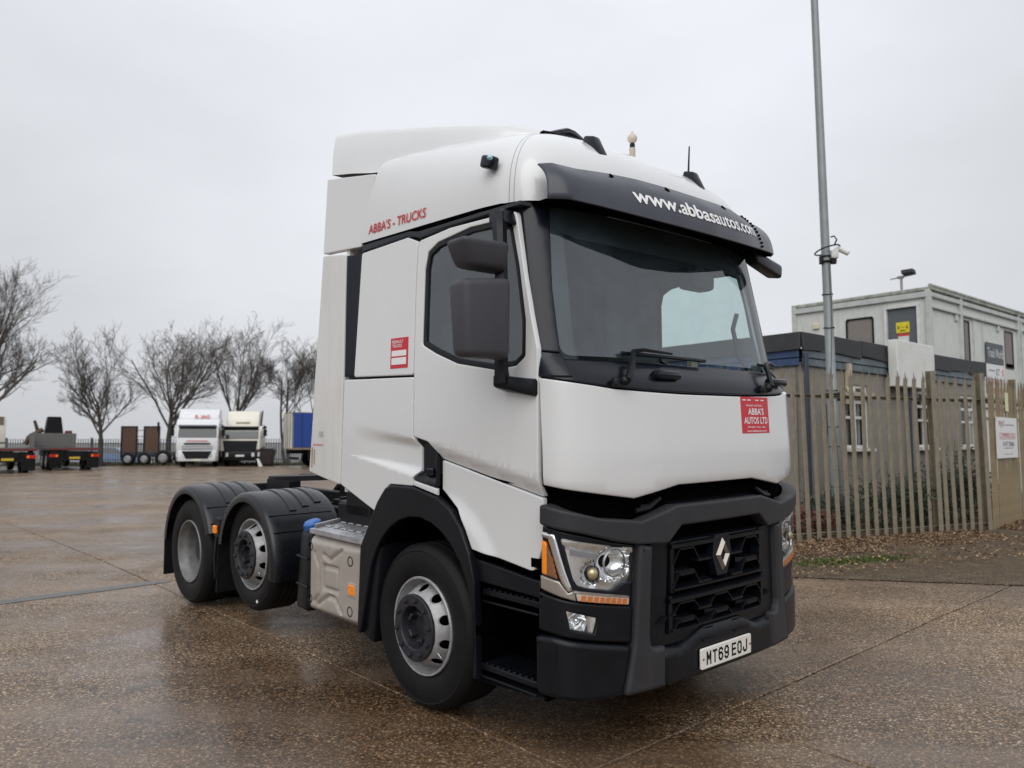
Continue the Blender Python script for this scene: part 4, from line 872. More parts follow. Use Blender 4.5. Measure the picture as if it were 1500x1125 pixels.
# ------------------------------------------------------------------ ground
TT_ = math.tan(TILT)
def G(x, y):
    a, b = y * TT_, .287
    return .5 * (a + b - sqrt((a - b) ** 2 + .0025))
def t2w(x, y): p = TM @ Vector((x, y, 0)); return p.x, p.y
def concrete_mat():
    m = bpy.data.materials.new('wet_exposed_concrete'); m.use_nodes = True; t = m.node_tree; b = t.nodes['Principled BSDF']; l = t.links.new
    tc = N('ShaderNodeTexCoord', t); O = tc.outputs['Object']
    def noise(sc, det=5, rough=.55): n = N('ShaderNodeTexNoise', t, Scale=sc, Detail=det, Roughness=rough); l(O, n.inputs['Vector']); return n.outputs['Fac']
    def rng(v, a, b_, c, d): r = N('ShaderNodeMapRange', t); r.inputs['From Min'].default_value = a; r.inputs['From Max'].default_value = b_; r.inputs['To Min'].default_value = c; r.inputs['To Max'].default_value = d; l(v, r.inputs['Value']); return r.outputs[0]
    def mix(f, a, c, mode='MIX'):
        x = N('ShaderNodeMix', t, data_type='RGBA', blend_type=mode)
        (l(f, x.inputs[0]) if not isinstance(f, (int, float)) else setattr(x.inputs[0], 'default_value', f))
        for k, v in ((6, a), (7, c)):
            if isinstance(v, tuple): x.inputs[k].default_value = (*v, 1)
            else: l(v, x.inputs[k])
        return x.outputs[2]
    def ramp(v, stops):
        r = N('ShaderNodeValToRGB', t); r.color_ramp.interpolation = 'LINEAR'; cr = r.color_ramp
        cr.elements[0].position, cr.elements[0].color = stops[0][0], (*stops[0][1], 1); cr.elements[1].position, cr.elements[1].color = stops[-1][0], (*stops[-1][1], 1)
        for p, c in stops[1:-1]: e = cr.elements.new(p); e.color = (*c, 1)
        l(v, r.inputs[0]); return r.outputs[0]
    STONE = [(0, (.022, .014, .008)), (.16, (.085, .050, .025)), (.38, (.22, .135, .068)), (.62, (.35, .22, .115)), (.80, (.45, .305, .175)), (.92, (.60, .47, .34)), (1, (.80, .70, .56))]
    cols = []
    dist = None
    for sc in (58., 112.):
        v = N('ShaderNodeTexVoronoi', t, Scale=sc, Randomness=1.); l(O, v.inputs['Vector'])
        s = N('ShaderNodeSeparateColor', t); l(v.outputs['Color'], s.inputs[0]); cols.append(ramp(s.outputs[0], STONE))
        if dist is None: dist = v.outputs['Distance']
    c = mix(rng(noise(40., 3), .45, .55, 0, 1), cols[0], cols[1])
    c = mix(rng(dist, .38, .62, 0, .75), c, (.058, .039, .025))
    big = noise(.42, 6, .6); mid = noise(2.2, 6, .65)
    c = mix(1., c, rng(big, .3, .7, .72, 1.22), 'MULTIPLY'); c = mix(1., c, rng(mid, .3, .7, .78, 1.2), 'MULTIPLY')
    # grey film of fines left by tyres, in long soft bands
    mp = N('ShaderNodeMapping', t); mp.inputs['Rotation'].default_value = (0, 0, radians(-42)); mp.inputs['Scale'].default_value = (.16, 1.5, 1); l(O, mp.inputs[0])
    nb = N('ShaderNodeTexNoise', t, Scale=1.2, Detail=6, Roughness=.6); l(mp.outputs[0], nb.inputs['Vector'])
    c = mix(rng(nb.outputs['Fac'],   .48, .76, 0, .58), c, (.34, .265, .205))
    wet_shade = rng(noise(.55, 7, .62), .42, .64, 0, 1)
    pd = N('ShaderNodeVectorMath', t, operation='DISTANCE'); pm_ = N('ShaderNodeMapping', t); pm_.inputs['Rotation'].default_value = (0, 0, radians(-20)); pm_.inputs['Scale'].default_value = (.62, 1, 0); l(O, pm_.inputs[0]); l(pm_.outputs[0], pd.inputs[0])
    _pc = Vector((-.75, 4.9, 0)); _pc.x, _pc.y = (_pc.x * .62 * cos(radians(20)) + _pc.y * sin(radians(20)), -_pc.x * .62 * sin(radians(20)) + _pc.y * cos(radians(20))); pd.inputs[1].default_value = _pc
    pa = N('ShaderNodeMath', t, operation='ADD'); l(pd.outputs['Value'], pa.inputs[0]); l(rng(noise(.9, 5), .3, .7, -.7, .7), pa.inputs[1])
    pw = N('ShaderNodeMath', t, operation='MAXIMUM'); l(wet_shade, pw.inputs[0]); l(rng(pa.outputs[0], .9, 1.9, 1, 0), pw.inputs[1]); wet_shade = pw.outputs[0]      # mask raised round the lorry paints in its dark reflection and contact shade
    c = mix(rng(wet_shade, 0, 1, 0, 1), c, mix(1., c, (.56, .49, .42), 'MULTIPLY'))
    sp = rng(noise(9., 4, .7), .66, .74, 0, .75); c = mix(sp, c, (.035, .03, .026))
    # old hairline cracks and oily stains
    ds = N('ShaderNodeTexNoise', t, Scale=1.7, Detail=6, Roughness=.65); l(O, ds.inputs['Vector'])
    dv = N('ShaderNodeVectorMath', t, operation='MULTIPLY_ADD'); dv.inputs[1].default_value = (.9, .9, 0); l(ds.outputs['Color'], dv.inputs[0]); l(O, dv.inputs[2])
    ve = N('ShaderNodeTexVoronoi', t, Scale=.27, feature='DISTANCE_TO_EDGE'); l(dv.outputs[0], ve.inputs['Vector'])
    ck = N('ShaderNodeMath', t, operation='MULTIPLY'); l(rng(ve.outputs['Distance'], .0008, .0034, .8, 0), ck.inputs[0]); l(rng(noise(.5, 3), .47, .56, 0, 1), ck.inputs[1])
    c = mix(ck.outputs[0], c, (.022, .018, .014))
    c = mix(rng(noise(1.3, 5, .6), .60, .72, 0, .55), c, (.035, .028, .022))
    l(c, b.inputs['Base Color'])
    ro = N('ShaderNodeMath', t, operation='ADD'); l(rng(wet_shade, 0, 1, .58, .42), ro.inputs[0]); l(rng(noise(22., 4), .3, .7, -.06, .08), ro.inputs[1]); l(ro.outputs[0], b.inputs['Roughness'])
    b.inputs['Specular IOR Level'].default_value = .22
    cw = N('ShaderNodeMath', t, operation='MULTIPLY_ADD'); cw.inputs[1].default_value = .62; cw.inputs[2].default_value = .16; l(wet_shade, cw.inputs[0]); l(cw.outputs[0], b.inputs['Coat Weight'])
    l(rng(wet_shade, 0, 1, .38, .18), b.inputs['Coat Roughness']); b.inputs['Coat IOR'].default_value = 1.4
    bc = N('ShaderNodeBump', t, Distance=.004); bc.inputs['Strength'].default_value = .30; l(noise(34., 5), bc.inputs['Height']); l(bc.outputs[0], b.inputs['Coat Normal'])
    bp = N('ShaderNodeBump', t, Distance=.006); l(rng(wet_shade, 0, 1, .55, .28), bp.inputs['Strength']); l(dist, bp.inputs['Height']); bp.invert = True
    bp2 = N('ShaderNodeBump', t, Strength=.25, Distance=.02); l(noise(5., 4), bp2.inputs['Height']); l(bp.outputs[0], bp2.inputs['Normal']); l(bp2.outputs[0], b.inputs['Normal'])
    return m
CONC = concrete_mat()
EARTH = mat('damp_earth', (.10, .074, .050), .9, var=.6, vscale=34, bump=1., bscale=60, spec=.12, dirt=.9, dirtcol=(.19, .14, .09))
FAR = mat('far_ground', (.12, .115, .10), .6, var=.2, vscale=.15)
mb = MB(); ys = [-30, -10, 0, 2, 4, 6, 8, 9, 10, 11, 12, 13, 15, 18, 25, 46, 60, 150, 500, 1800]; xs = [-1500, -200, -60, -20, 0, 20, 60, 200, 1500]
vv = [(x, y, G(x, y) - .035) for y in ys for x in xs]
for j in range(len(ys) - 1): mb.add([], [], 0); mb.f += [(j * 9 + i, j * 9 + i + 1, (j + 1) * 9 + i + 1, (j + 1) * 9 + i) for i in range(8)]; mb.mi += [1 if ys[j] < 46 else 0] * 8
mb.v = vv
ground = kind(mb.build('ground', [FAR, mat('joint_fill', (.045, .038, .03), .7, var=.4, vscale=3)], sharp=None), 'structure')
# concrete slabs laid in bays, in the lorry's axes
LN0, LN1 = Vector((-.5, 4.43)), Vector((1.03, 5.57)); LD = (LN1 - LN0).normalized(); LNN = Vector((-LD.y, LD.x))   # edge of the concrete beside the fence
def clip(poly, p0, n):      # keep the side where (p-p0).n < 0
    out = []
    for i in range(len(poly)):
        a, b = Vector(poly[i - 1]), Vector(poly[i]); da, db = (a - p0).dot(n), (b - p0).dot(n)
        if (da < 0) != (db < 0): out.append(tuple(a + (b - a) * (da / (da - db))))
        if db < 0: out.append(tuple(b))
    return out
rng = random.Random(5)
XJ = [1.28 + 6.42 * k for k in range(-8, 4)]
for k in range(len(XJ) - 1):
    xa, xb = XJ[k], XJ[k + 1]; y0 = -1.12 if xa < 1 else .06
    for j in range(-3, 6):
        ya, yb = y0 + 6.4 * j, y0 + 6.4 * (j + 1)
        cx, cy = t2w((xa + xb) / 2, (ya + yb) / 2)
        if cy < -6 or cy > 52 or abs(cx) > .75 * max(cy, 0) + 9: continue
        P = [(xa + .009, ya + .009), (xb - .009, ya + .009), (xb - .009, yb - .009), (xa + .009, yb - .009)]
        if xa > -6: P = clip(P, LN0, LNN)
        if len(P) < 3 or abs(area2(P)) < .004: continue
        near = cy < 14
        def slab_map(u, v, h=0.):
            w = .010 * noise.noise((u * 2.1, v * 2.1, 3)) if near else 0
            x, y = t2w(u + w, v + w); return Vector((x, y, G(x, y) + h + (.004 * noise.noise((u * .7, v * .7, 7)) if near else 0)))
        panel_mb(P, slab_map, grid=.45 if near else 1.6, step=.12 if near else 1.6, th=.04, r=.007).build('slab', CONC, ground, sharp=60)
mb = MB()      # wide sealed joint across the yard on the left
q = []
for i in range(74):
    v = -9 + .11 * i; 
    for du in (-.10, .10): x, y = t2w(-5.15 + du + .03 * noise.noise((v * 1.5, du * 9, 0)), v); q.append((x, y, G(x, y) + .005))
mb.add(q, [(2 * i, 2 * i + 1, 2 * i + 3, 2 * i + 2) for i in range(73)])
kind(mb.build('sealed_joint', mat('joint_sealant', (.10, .096, .09), .4, var=.4, vscale=9, bump=.3, bscale=60)), 'structure')
# verge along the fence
mb = MB(); vsn = []; NU_, NV_ = 44, 16
for i in range(NU_ + 1):
    for j in range(NV_ + 1):
        p = LN0 + LD * (-3 + 12.0 * i / NU_) + LNN * (-.04 + 9 * (j / NV_) ** 1.6); x, y = t2w(p.x, p.y)
        e = (j / NV_) ** 1.6 * 9
        vsn.append((x, y, G(x, y) + .010 + .05 * smooth01((e - .5) / 2.0) + .02 * noise.noise((p.x * 1.3, p.y * 1.3, 2)) * min(1, e)))
mb.add(vsn, [(i * (NV_ + 1) + j, i * (NV_ + 1) + j + 1, (i + 1) * (NV_ + 1) + j + 1, (i + 1) * (NV_ + 1) + j) for i in range(NU_) for j in range(NV_)])
verge = kind(mb.build('verge', EARTH, sharp=None), 'structure')
def vz_(x, y): return G(x, y) + .06

# ------------------------------------------------------------------ palisade fence on the right
GALV = mat('weathered_galvanised', (.235, .205, .15), .6, metal=.15, var=.22, vscale=7, dirt=.7, dirtcol=(.13, .105, .06), streak=1)
GALV2 = mat('weathered_galvanised_brown', (.25, .195, .115), .62, metal=.1, var=.22, vscale=7, dirt=.7, dirtcol=(.12, .085, .045), streak=1)
def pale_mesh(name, Ht):
    pr_ = [(-.038, 0), (-.028, -.018), (-.010, -.018), (0, -.007), (.010, -.018), (.028, -.018), (.038, 0)]
    tops = [2.36, 2.325, 2.375, 2.455, 2.375, 2.325, 2.36]; sp = [-.046, -.03, -.008, 0, .008, .03, .046]
    mb = MB(); v = []
    for off_ in (0, .003):
        v += [(x, y + off_, .01) for x, y in pr_] + [(x, y + off_, Ht - .22) for x, y in pr_] + [(sp[i], pr_[i][1] + off_ - (.02 if i in (0, 6) else 0), tops[i] + Ht - 2.455) for i in range(7)]
    f = []
    for o in (0, 21):
        for r in (0, 7): f += [(o + r + i, o + r + i + 1, o + r + 8 + i, o + r + 7 + i) for i in range(6)]
    mb.add(v, f); return mb.mesh(name, 40, fix=False)
pale_me = pale_mesh('pale', 2.58); pale_me.materials.append(GALV); pale_me2 = pale_mesh('pale', 2.58); pale_me2.materials.append(GALV2)
def fence(name, label, P0, P1, spacing, posts, me, m, lean, rails=(.13, 2.15), seed=1):
    P0, P1 = Vector(P0), Vector(P1); d = P1 - P0; Ln = d.length; d.normalize(); ang = atan2(d.y, d.x); r_ = random.Random(seed)
    f = thing(name, label, 'fence', (P0.x, P0.y, vz_(*P0)), ang)
    for k in range(int(Ln / spacing) + 1):
        s = k * spacing
        if any(abs(s - p) < spacing * .42 for p in posts): continue
        w = P0 + d * s; o = link('pale', me, None, f)
        o.location = (s, -.03, vz_(*w) - vz_(*P0) + r_.uniform(-.015, .015) - .02); o.rotation_euler = (r_.gauss(0, .006), -lean + r_.gauss(0, .008), r_.gauss(0, .08))
    for z in rails:
        MB().box((Ln / 2 - z * lean, .012, z), (Ln, .05, .006)).box((Ln / 2 - z * lean, .035, z - .022), (Ln, .006, .05)).build('rail', m, f)
    for p in posts:
        mb = MB(); mb.box((0, .01, 1.30), (.10, .008, 2.62)).box((0, .10, 1.30), (.10, .008, 2.62)).box((0, .055, 1.30), (.008, .09, 2.62))
        o = mb.build('post', m, f, sharp=None); o.location = (p, -.045, -.02); o.rotation_euler = (0, -lean, 0)
    return f
FD = Vector((2.37, 1.01)).normalized(); F1a = Vector((4.25, 11.54))
sa = F1a - FD * 2.05; sb = F1a + FD * 3.92
fence('palisade_fence', 'rusty galvanised palisade fence with see-through pales in front of the pebbledash building', sa, sb, .19, (.2, 2.05 + 2.74, 2.05 + 3.88), pale_me, GALV, radians(1.4), seed=3)
F2d = Vector((.697, .717)); F2a = sb + F2d * .10
fence2 = fence('palisade_fence', 'brown palisade fence running away at the right edge, pales seen overlapped, carrying the white sign', F2a, F2a + F2d * 7.5, .142, (1.95, 4.4, 6.9), pale_me2, GALV2, radians(1.4), seed=4)
# boards on the fence
def on_fence(t, z, h=0.): p = F2a + F2d * t; n = Vector((F2d.y, -F2d.x)); p = p + n * (.075 + h); return Vector((p.x - z * 0, p.y, z))
SGN = mat('sign_white', (.74, .74, .74), .4, var=.03, dirt=.25, dirtcol=(.5, .48, .42), streak=1)
t0, t1 = .22, 1.66
sg_ = tag(MB().prism(rect(t0, 1.50, t1, 2.20), lambda t, z: on_fence(t, z, 0), lambda t, z: on_fence(t, z, .006)).build('board_sign', SGN), 'white dealer board with red and black lettering fixed to the brown palisade fence', 'sign')
mb = MB(); FM = lambda u, v, h=0.: on_fence(u, v, .006 + h)
text_on(mb, 'COMMERCIALS', t0 + .17, 1.845, t1 - .14, 1.935, FM, .002, bold=-.004); mb.build('sign_lettering', INK_R, sg_, fix=False)
mb = MB(); text_on(mb, '01477 238466', t0 + .40, 1.70, t1 - .25, 1.785, FM, .002, bold=.01); text_on(mb, 'commercial vehicle sales', t0 + .62, 2.065, t1 - .2, 2.09, FM, .002) if 0 else mb.prism(rect(t0 + .62, 2.065, t1 - .2, 2.08), lambda u, v: FM(u, v, .001), lambda u, v: FM(u, v, .002))
mb.prism(rect(t0 + .45, 1.665, t1 - .35, 1.677), lambda u, v: FM(u, v, .001), lambda u, v: FM(u, v, .002)).prism(rect(t0 + .45, 1.565, t1 - .4, 1.572), lambda u, v: FM(u, v, .001), lambda u, v: FM(u, v, .002)); mb.build('sign_lettering', mat('ink_grey', (.12, .12, .14), .5), sg_, fix=False)
mb = MB(); text_on(mb, 'RJG', t0 + .16, 2.02, t0 + .55, 2.14, FM, .002, bold=.0); mb.prism(rect(t0 + .2, 1.825, t1 - .15, 1.831), lambda u, v: FM(u, v, .001), lambda u, v: FM(u, v, .002)); mb.build('sign_logo', mat('logo_maroon', (.28, .03, .08), .5), sg_, fix=False)
tag(MB().prism(rect(.90, 2.31, 1.12, 2.64), lambda t, z: on_fence(t, z, 0), lambda t, z: on_fence(t, z, .005)).build('notice_sign', mat('pale_yellow', (.66, .66, .38), .5, dirt=.3, dirtcol=(.6, .6, .5))), 'small pale yellow notice above the white board on the fence', 'sign')

# ------------------------------------------------------------------ low pebbledash building behind the fence
E1, E2 = Vector((.76, .65)).normalized(), Vector((-.65, .76)).normalized()
PEB = mat('pebbledash', (.27, .25, .225), .85, var=.3, vscale=40, bump=.9, bscale=130, dirt=.5, dirtcol=(.16, .13, .10))
FELT = mat('roof_felt', (.022, .023, .024), .6, var=.3, vscale=4, bump=.4, bscale=20, dirt=.3, dirtcol=(.06, .06, .06))
BLUEW = mat('blue_grey_boards', (.10, .13, .15), .5, var=.3, vscale=6, dirt=.6, dirtcol=(.25, .28, .30))
BLUED = mat('blue_boards', (.03, .06, .14), .5, var=.3, vscale=6, dirt=.4, dirtcol=(.12, .15, .2))
UPVC = mat('window_white', (.68, .68, .66), .4, dirt=.2)
WGL = glass_mat('window_glass', (.5, .55, .55), 1.6, .02)
LC = Vector((4.97, 13.5))
low = thing('low_building', 'single storey pebbledash building with black felt roof edge behind the palisade fence', 'building', (LC.x, LC.y, .30), atan2(E1.y, E1.x))
# local: x along the front, y backwards, z up
FW = lambda u, v, h=0.: Vector((u, -h, v)); LW = lambda u, v, h=0.: Vector((-h, u, v))
WINS = [(1.50, 1.36, 2.45, 2.55), (4.62, 1.36, 5.5, 2.55), (7.0, 1.36, 7.9, 2.55)]
panel('wall', rect(0, -.4, 8.4, 2.86), FW, PEB, low, grid=.6, th=.10, r=.004, holes=[rect(*w) for w in WINS])
panel('wall', rect(0, -.4, 6.0, 2.86), LW, PEB, low, grid=.8, th=.05, r=.004)
MB().box((4.2, 3, 3.0), (8.3, 5.9, .2)).box((4.3, 3.1, 1.2), (8.0, 5.6, 2.9)).build('roof', FELT, low)
for w in WINS:
    u0, v0, u1, v1 = w; mb = MB()
    for a, b in ((u0, u0 + .06), (u1 - .06, u1), ((u0 + u1) / 2 - .03, (u0 + u1) / 2 + .03)): mb.box(((a + b) / 2, .06, (v0 + v1) / 2), (b - a, .05, v1 - v0))
    for a, b in ((v0, v0 + .06), (v1 - .06, v1), (v0 + .55, v0 + .60), (v0 + .84, v0 + .90)): mb.box(((u0 + u1) / 2, .058, (a + b) / 2), (u1 - u0, .05, b - a))
    wf = mb.build('window', UPVC, low, sharp=None)
    MB().box(((u0 + u1) / 2, -.02, v0 - .03), (u1 - u0 + .12, .16, .05)).build('sill', UPVC, wf)
    MB().add([(u0, .07, v0), (u1, .07, v0), (u1, .07, v1), (u0, .07, v1)], [(0, 1, 2, 3)]).build('pane', WGL, wf)
    MB().add([(u0, .2, v0), (u1, .2, v0), (u1, .2, v1), (u0, .2, v1)], [(0, 1, 2, 3)]).build('dark_room', PURE, wf)
    for k in range(2):
        a = u0 + .08 + k * (u1 - u0) / 2; mb = MB(); q = []
        for i in range(13): x = a + (u1 - u0) / 2 * .62 * i / 12; q += [(x, .13 + .02 * (i % 2), v0 + .05), (x, .13 + .02 * (i % 2), v0 + .84)]
        mb.add(q, [(2 * i, 2 * i + 1, 2 * i + 3, 2 * i + 2) for i in range(12)]); mb.build('curtain', mat('curtain', (.62, .64, .64), .8), wf)
# fascia boards and felt flap in lengths
for r, z in enumerate((2.86, 3.00)):
    for k in range(6):
        MB().box((.7 + k * 1.4, -.035 - .012 * r, z), (1.392, .03, .125), bev=.006).build('fascia_board', BLUEW, low)
for z in (2.86, 3.0):
    for k in range(4): MB().box((-.04, .75 + k * 1.5, z), (.03, 1.49, .125), bev=.006).build('fascia_board', BLUED, low)
rg = random.Random(8)
for k in range(8):
    x0 = k * 1.06 - .04; s = rg.uniform(-.03, .03)
    MB().hull([(x0, -.10, 3.06 + s), (x0 + 1.05, -.10, 3.06 + rg.uniform(-.04, .03)), (x0 + 1.05, -.05, 3.08), (x0, -.05, 3.08), (x0, -.075 - .01 * (k % 2), 3.38 + .5 * s), (x0 + 1.06, -.075 - .01 * (k % 2), 3.38 + rg.uniform(-.015, .015)), (x0 + 1.06, .1, 3.38), (x0, .1, 3.38)], bev=.012).build('felt_flap', FELT, low)
for k in range(5):
    y0_ = k * 1.2 - .04
    MB().hull([(-.11, y0_, 3.06), (-.11, y0_ + 1.19, 3.04), (-.05, y0_ + 1.19, 3.08), (-.05, y0_, 3.08), (-.07 - .01 * (k % 2), y0_, 3.375), (-.07 - .01 * (k % 2), y0_ + 1.2, 3.37), (.1, y0_ + 1.2, 3.38), (.1, y0_, 3.38)], bev=.012).build('felt_flap', FELT, low)
for q in ((.02, 3.0), (4.05, 2.8)): MB().tube([(q[0], -.09, -.3), (q[0], -.09, q[1])], .048, 8).build('downpipe', mat('pipe_dark_blue', (.04, .05, .075), .4), low)
MB().box((1.58, -.06, 2.55), (.10, .09, .75)).build('flue_pipe', mat('flue_beige', (.5, .43, .31), .6), low)
MB().box((1.95, -.04, 2.36), (1.3, .05, .10), bev=.01).build('lintel', mat('lintel_stone', (.36, .33, .28), .8), low)
MB().box((.9, -.03, 1.9), (.35, .06, .5), bev=.01).build('meter_box', mat('meter_brown', (.07, .06, .05), .6), low)
# blank sign box on the wall
bx_ = tag(MB().box((0, 0, 0), (1.78, .18, .92), bev=.012).build('blank_sign_box', mat('sign_box_white', (.70, .70, .67), .5, var=.05, dirt=.5, dirtcol=(.42, .40, .34))), 'blank white sign box standing proud of the pebbledash building', 'sign')
p = LC + E1 * 4.0 - E2 * .20; bx_.location = (p.x, p.y, 3.325); bx_.rotation_euler = (0, 0, atan2(E1.y, E1.x))

# ------------------------------------------------------------------ portable cabins
CABM = mat('cabin_cream', (.62, .635, .60), .55, var=.06, vscale=4, dirt=.45, dirtcol=(.32, .32, .28), streak=1)
CABT = mat('cabin_trim', (.50, .525, .50), .5, var=.08, dirt=.5, dirtcol=(.25, .25, .22))
MOSSY = mat('cabin_edge', (.36, .38, .33), .7, var=.3, vscale=10, dirt=.9, dirtcol=(.05, .055, .045))
SHUT = mat('shutter_brown', (.22, .19, .175), .6, var=.06, dirt=.3, dirtcol=(.3, .27, .25))
DOORG = mat('door_grey', (.10, .115, .125), .5, var=.06)
CC = Vector((10.69, 20.0)); cr_ = atan2(E1.y, E1.x)
def cabin(name, label, z, detail):
    c = thing(name, label, 'portable cabin', (CC.x, CC.y, z), cr_)
    Fw = lambda u, v, h=0.: Vector((u, -h, v)); Lw = lambda u, v, h=0.: Vector((-h, u, v)); H = 2.74
    ho_l = [rect(.25, -.05, 1.09, 2.3), fillet(rect(1.42, 1.02, 2.20, 2.15), .08)] if detail else []
    ho_f = [fillet(rect(2.25, .95, 2.68, 2.12), .06), fillet(rect(5.40, .95, 6.15, 2.12), .08)] if detail else []
    panel('wall', rect(.06, 0, 3.7, H - .1), Lw, CABM, c, grid=.6, th=.06, r=.003, holes=[h for h in ho_l if min(p[1] for p in h) >= 0] + ([rect(.25, .005, 1.09, 2.3)] if detail else []))
    panel('wall', rect(.06, 0, 12, H - .1), Fw, CABM, c, grid=.8, th=.06, r=.003, holes=ho_f)
    MB().box((6, 1.85, H - .05), (12.1, 3.9, .10), bev=.02).box((6, 1.85, .02), (11.9, 3.6, .04)).build('roof', MOSSY, c)
    MB().box((6.03, 1.9, H / 2), (11.7, 3.3, H - .3)).build('dark_room', PURE, c)
    for x, y in ((0, 0), (1.97, -.02), (6.53, -.02), (11.9, 0), (0, 3.72)): MB().box((x, y, H / 2 - .03), (.13, .13, H - .1), bev=.01).build('frame_post', CABT, c)
    MB().box((6, -.03, H - .20), (12.0, .10, .12), bev=.01).box((6, -.045, H - .52), (12.0, .06, .06), bev=.01).box((-.03, 1.86, H - .20), (.10, 3.7, .14), bev=.01).box((-.02, 1.86, .06), (.08, 3.7, .12)).box((6, -.02, .06), (12, .08, .12)).build('rail_beam', CABT, c)
    MB().tube([(-.06, -.07, H + .02), (12, -.07, H + .02)], .05, 8).build('gutter', MOSSY, c)
    if not detail: return c
    # door on the end wall
    d = MB().add([(.02, .27, .0), (.02, 1.07, .0), (.02, 1.07, 2.28), (.02, .27, 2.28)], [(0, 1, 2, 3)]).build('door', DOORG, c)
    MB().box((-.02, .25, 1.14), (.08, .07, 2.3)).box((-.02, 1.09, 1.14), (.08, .07, 2.3)).box((-.022, .67, 2.31), (.08, .91, .07)).build('door_frame', UPVC, d)
    Ys = mat('sign_yellow', (.72, .60, .02), .5); s1 = MB().prism(rect(.50, 1.62, .84, 1.90), lambda u, v: Lw(u, v, -.018), lambda u, v: Lw(u, v, -.008)).build('yellow_notice', Ys, d)
    mb = MB()
    for u in (.56, .78):
        for v, hh in ((1.81, .02), (1.76, .05)): mb.box(Lw(u, v - .01, -.006), (.004, .035, hh))
    mb.prism(rect(.60, 1.66, .74, 1.685), lambda u, v: Lw(u, v, -.0078), lambda u, v: Lw(u, v, -.006)).prism(rect(.61, 1.76, .73, 1.77), lambda u, v: Lw(u, v, -.0078), lambda u, v: Lw(u, v, -.006)); mb.build('notice_print', INK_K, d)
    MB().prism(rect(.52, 1.30, .80, 1.60), lambda u, v: Lw(u, v, -.018), lambda u, v: Lw(u, v, -.0085)).build('white_notice', UPVC, d)
    MB().prism(rect(.52, 1.53, .80, 1.60), lambda u, v: Lw(u, v, -.0084), lambda u, v: Lw(u, v, -.006)).build('notice_print', INK_R, d)
    for nm, P_, f_, fr_ in (('window', rect(1.42, 1.02, 2.20, 2.15), Lw, .08), ('window', rect(2.25, .95, 2.68, 2.12), Fw, .06), ('window', rect(5.40, .95, 6.15, 2.12), Fw, .08)):
        w = panel(nm, fillet(P_, fr_), f_, BLACK, c, holes=[fillet(offset(ccw(P_), .05), fr_)], grid=.2, h0=.012, th=.03, r=.004)
        panel('shutter', fillet(offset(ccw(P_), .04), fr_), f_, SHUT, w, grid=.3, h0=-.012, rim=False)
    MB().box((5.78, .0, 1.05), (.5, .03, .12)).build('vent_dark', PURE, c)
    pd = panel('panel_door', rect(2.90, .1, 3.55, 2.18), Fw, CABM, c, grid=.4, h0=.012, th=.03, r=.004)
    MB().box((3.225, -.03, 2.21), (.75, .06, .05)).box((2.88, -.02, 1.1), (.03, .05, 2.2)).box((3.57, -.02, 1.1), (.03, .05, 2.2)).build('door_frame', CABT, pd)
    for x in (1.72, 4.85): MB().box((x, -.03, H - .64), (.16, .05, .18), bev=.01).build('bracket', CABT, c)
    MB().box((-.04, 3.05, 2.05), (.05, .20, .17), bev=.02).build('bulkhead_lamp', mat('lamp_cream', (.62, .58, .42), .5), c)
    MB().tube([(6.62, -.10, 0), (6.62, -.10, 2.5)], .02, 6).build('downpipe', CABT, c)
    return c
cabin('portable_cabin', 'cream portable cabin with grey door standing on the upper level behind the white sign box', 3.02, True)
cabin('portable_cabin', 'lower cream cabin carrying the upper one behind the pebbledash building', .26, False)
def cabf(u, v, h=0.): p = CC + E1 * u - E2 * h; return Vector((p.x, p.y, 3.02 + v))
b1 = tag(MB().prism(rect(3.75, 1.02, 5.12, 1.62), lambda u, v: cabf(u, v, .03), lambda u, v: cabf(u, v, .05)).build('cabin_sign', mat('sign_slate', (.07, .085, .10), .5)), 'dark slate sign with white lettering, highest of three on the cream cabin wall', 'sign')
mb = MB(); text_on(mb, 'Truck World', 3.85, 1.20, 5.06, 1.47, lambda u, v, h=0.: cabf(u, v, .05 + h), .003, bold=.0); mb.build('sign_lettering', INK_W, b1, fix=False)
b2 = tag(MB().prism(rect(3.75, .58, 5.12, 1.00), lambda u, v: cabf(u, v, .03), lambda u, v: cabf(u, v, .05)).build('cabin_sign', SGN), 'white sign strip directly under the dark sign on the cabin', 'sign')
mb = MB(); text_on(mb, 'KT', 4.45, .68, 4.72, .88, lambda u, v, h=0.: cabf(u, v, .05 + h), .003); mb.prism(rect(3.85, .80, 4.35, .83), lambda u, v: cabf(u, v, .0505), lambda u, v: cabf(u, v, .053)); mb.build('sign_lettering', mat('ink_grey', (.12, .12, .14), .5), b2, fix=False)
mb = MB(); text_on(mb, 'S', 4.92, .68, 5.05, .88, lambda u, v, h=0.: cabf(u, v, .05 + h), .003, bold=.02); mb.build('sign_emblem', INK_R, b2, fix=False)
b3 = tag(MB().prism(rect(3.75, -.30, 5.12, .56), lambda u, v: cabf(u, v, .03), lambda u, v: cabf(u, v, .05)).build('cabin_sign', mat('sign_pink', (.62, .42, .43), .5)), 'faded pink and white sign lowest on the cabin wall', 'sign')
mb = MB()
for z0, z1 in ((.06, .40), (-.22, -.12)): mb.prism(rect(3.80, z0, 5.07, z1), lambda u, v: cabf(u, v, .0505), lambda u, v: cabf(u, v, .052))
mb.build('sign_field', mat('sign_faded_white', (.66, .60, .59), .5), b3)
mb = MB(); [mb.prism(rect(3.9 + .19 * k, .14, 4.03 + .19 * k, .32), lambda u, v: cabf(u, v, .0525), lambda u, v: cabf(u, v, .055)) for k in range(6)]; mb.build('sign_lettering', mat('faded_red', (.6, .25, .25), .6), b3, fix=False)
